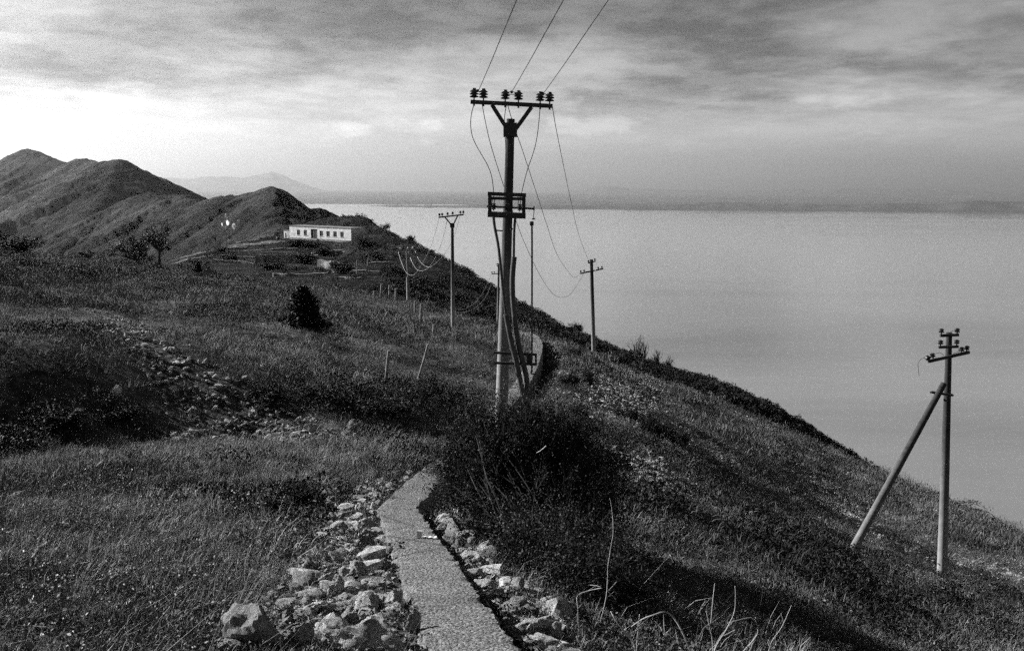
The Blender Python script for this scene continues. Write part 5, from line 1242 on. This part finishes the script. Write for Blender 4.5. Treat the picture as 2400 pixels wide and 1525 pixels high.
for (px, py, w, h, lb, k) in ((716, 618, 60, 34, 'dark tree-like bush right of the ruined shed', 0), (760, 600, 50, 24, 'dark bush above and right of the ruined shed', 1), (540, 612, 50, 18, 'dark scrub below the ruined shed at its left', 2), (640, 632, 90, 22, 'dark scrub belt under the ruined shed', 0), (800, 640, 90, 30, 'dark scrub on the slope below the wooden posts', 1), (850, 580, 60, 26, 'dark scrub right of the white building', 2), (520, 590, 40, 14, 'dark scrub under the dish mast', 0), (880, 610, 60, 26, 'black scrub right of the wooden posts', 1), (700, 575, 110, 14, 'dark scrub along the slope under the white building', 2), (930, 650, 70, 30, 'black scrub behind the fence posts', 0)):
    g = mid_hit(px, py) or P(px, py, 250); s = g.y / FPX; shrub('dark', g, w * s / 1.4, h * s / 0.95, lb, k=k)
near_shrub('cone', 468, 642, 16, 30, 'tiny upright dark shrub on the brow right of the two trees', name='juniper', cat='juniper', d=88)
# --- two trees on the left brow
def tree(px, py, d, hpx, label, seed, trunk, lean, kids, leaves, spread):
    g = sky_point(Znear, px, 50, 120); s = g.y / FPX; H = hpx * s; r = np.random.default_rng(seed); root = empty('tree', g, label, 'tree'); mb = MB(); ends = []
    th = H * trunk; tp = Vector((lean * H * 0.3, 0, th)); mt = MB(); L = resample([Vector((0, 0, -0.5)), Vector((0.02 * H, 0, th * 0.4)), tp], 0.2); mt.tube(L, [0.15 * (1 - 0.35 * i / (len(L) - 1)) for i in range(len(L))], 8); mt.build('trunk', M['bark'], root, True)
    for k in range(kids):
        a = 6.28 * k / kids + r.uniform(-0.4, 0.4); grow(mb, tp - Vector((0, 0, r.uniform(0, 0.25) * th)), Vector((math.cos(a) * spread, math.sin(a) * spread, r.uniform(0.5, 1.1))), H * r.uniform(0.3, 0.42), 0.09, 3, ends, r, 0.55, 0.1, 3, 5, 0.25)
    mb.build('limbs', M['bark'], root)
    r.shuffle(ends); ends = ends[:leaves]; me = foliage_mesh('crown', ends, 2, 0.10, 0.115, r, M['leafd']); c = link('crown', me, root); c['kind'] = 'stuff'
tree(375, 628, 92, 112, 'small tree with a bare dark trunk and sparse crown on the left brow', 3, 0.42, 0.1, 6, 2300, 0.95)
tree(332, 626, 90, 100, 'bushy sparse tree just left of the bare trunked one on the brow', 4, 0.15, -0.2, 9, 5200, 0.8)

# ------------------------------------------------------------------ bare pale stems in the bottom right foreground
def zc(lst): return [(1300 + x / 4.0, 1150 + y / 4.0) for x, y in lst]
STEMS = [(zc([(515, 65), (540, 200), (548, 380), (525, 540), (500, 700), (490, 930), (465, 1080), (425, 1240), (400, 1340), (380, 1560)]), 7.6, 0.0042, 'tallest thin pale bare stem rising in front of the big bush'),
         (zc([(720, 1270), (800, 1210), (900, 1170), (1025, 1130), (1100, 1170), (1160, 1250), (1210, 1350), (1270, 1500), (1290, 1600)]), 7.2, 0.008, 'thick pale bare stem arching over at the bottom right of the bush'),
         (zc([(525, 1125), (560, 1190), (620, 1280), (700, 1370), (750, 1450), (758, 1600)]), 7.0, 0.007, 'pale bare stem bending left beside the arching one'),
         (zc([(1500, 865), (1478, 1080), (1465, 1230)]), 7.6, 0.0055, None), (zc([(1420, 1125), (1455, 1280), (1478, 1400), (1485, 1600)]), 7.6, 0.0065, 'forked pale bare stem right of the arching one'),
         (zc([(1690, 890), (1695, 1020), (1680, 1150), (1600, 1310), (1510, 1465), (1480, 1620)]), 7.7, 0.006, 'straight pale bare stem with a side branch at the bottom right'),
         (zc([(1620, 1235), (1840, 1185), (1890, 1240), (1905, 1320), (1860, 1400), (1770, 1500), (1700, 1620)]), 7.8, 0.006, 'pale bare stem curled like a hook at the bottom right'),
         (zc([(2220, 1070), (2130, 1270), (2040, 1400), (2005, 1500), (1990, 1600)]), 8.2, 0.005, 'lone pale bare stem farthest right at the bottom'),
         (zc([(330, 880), (400, 890), (440, 908), (350, 925), (220, 975), (215, 1100), (240, 1560)]), 7.0, 0.0045, 'crooked pale bare stem with a broken top left of the tallest one'),
         (zc([(797, 1150), (785, 1260), (770, 1430), (765, 1600)]), 6.9, 0.005, 'short upright pale stem under the arch'),
         (zc([(205, 1360), (240, 1430), (270, 1500), (290, 1580)]), 6.5, 0.009, 'stout pale stump of a stem beside the lowest stone'),
         (zc([(1370, 1185), (1410, 1250), (1450, 1300)]), 7.6, 0.004, None), (zc([(505, 930), (580, 850)]), 7.6, 0.003, None), (zc([(500, 940), (575, 1015)]), 7.6, 0.0035, None), (zc([(1570, 1360), (1690, 1300)]), 7.7, 0.0035, None)]
lastroot = None
for i, (pl_, d, rad, lb) in enumerate(STEMS):
    pts = [P(x, y, d + 0.03 * math.sin(k * 1.7 + i)) for k, (x, y) in enumerate(pl_)]
    if lb is not None:
        gz = float(Znear([pts[-1].x], [pts[-1].y])[0])
        if pts[-1].z > gz - 0.05: pts.append(Vector((pts[-1].x, pts[-1].y, gz - 0.08)))
        lastroot = empty('dead_stem', Vector((pts[-1].x, pts[-1].y, gz)), lb, 'stem', 'bare stems at the bottom right')
    m = MB(); L = resample(pts, 0.03); n = len(L); L = [p + Vector((0.003 * mnoise.noise((k * 0.35, i, 0)), 0, 0.003 * mnoise.noise((k * 0.35, i, 7)))) for k, p in enumerate(L)]
    m.tube(L, [rad * (0.55 + 0.45 * k / n) * (1 + 0.25 * max(0, mnoise.noise((k * 0.5, i * 3.3, 2)))) for k in range(n)], 6)
    m.build('stem' if lb else 'side_branch', M['palebark'], lastroot if lb else {3: None}.get(i, lastroot) or lastroot, True, True)
    if lb:
        for _ in range(4):
            k = random.randrange(n // 4, max(n - 6, n // 4 + 1)); tw = MB(); dv = Vector((random.uniform(-1, 1), random.uniform(-0.5, 0.5), random.uniform(0.1, 1))).normalized() * random.uniform(0.02, 0.09); tw.tube([L[k], L[k] + dv * 0.6, L[k] + dv], [rad * 0.35, rad * 0.25, 0.001], 4); tw.build('thorn_twig', M['palebark'], lastroot, False, True)
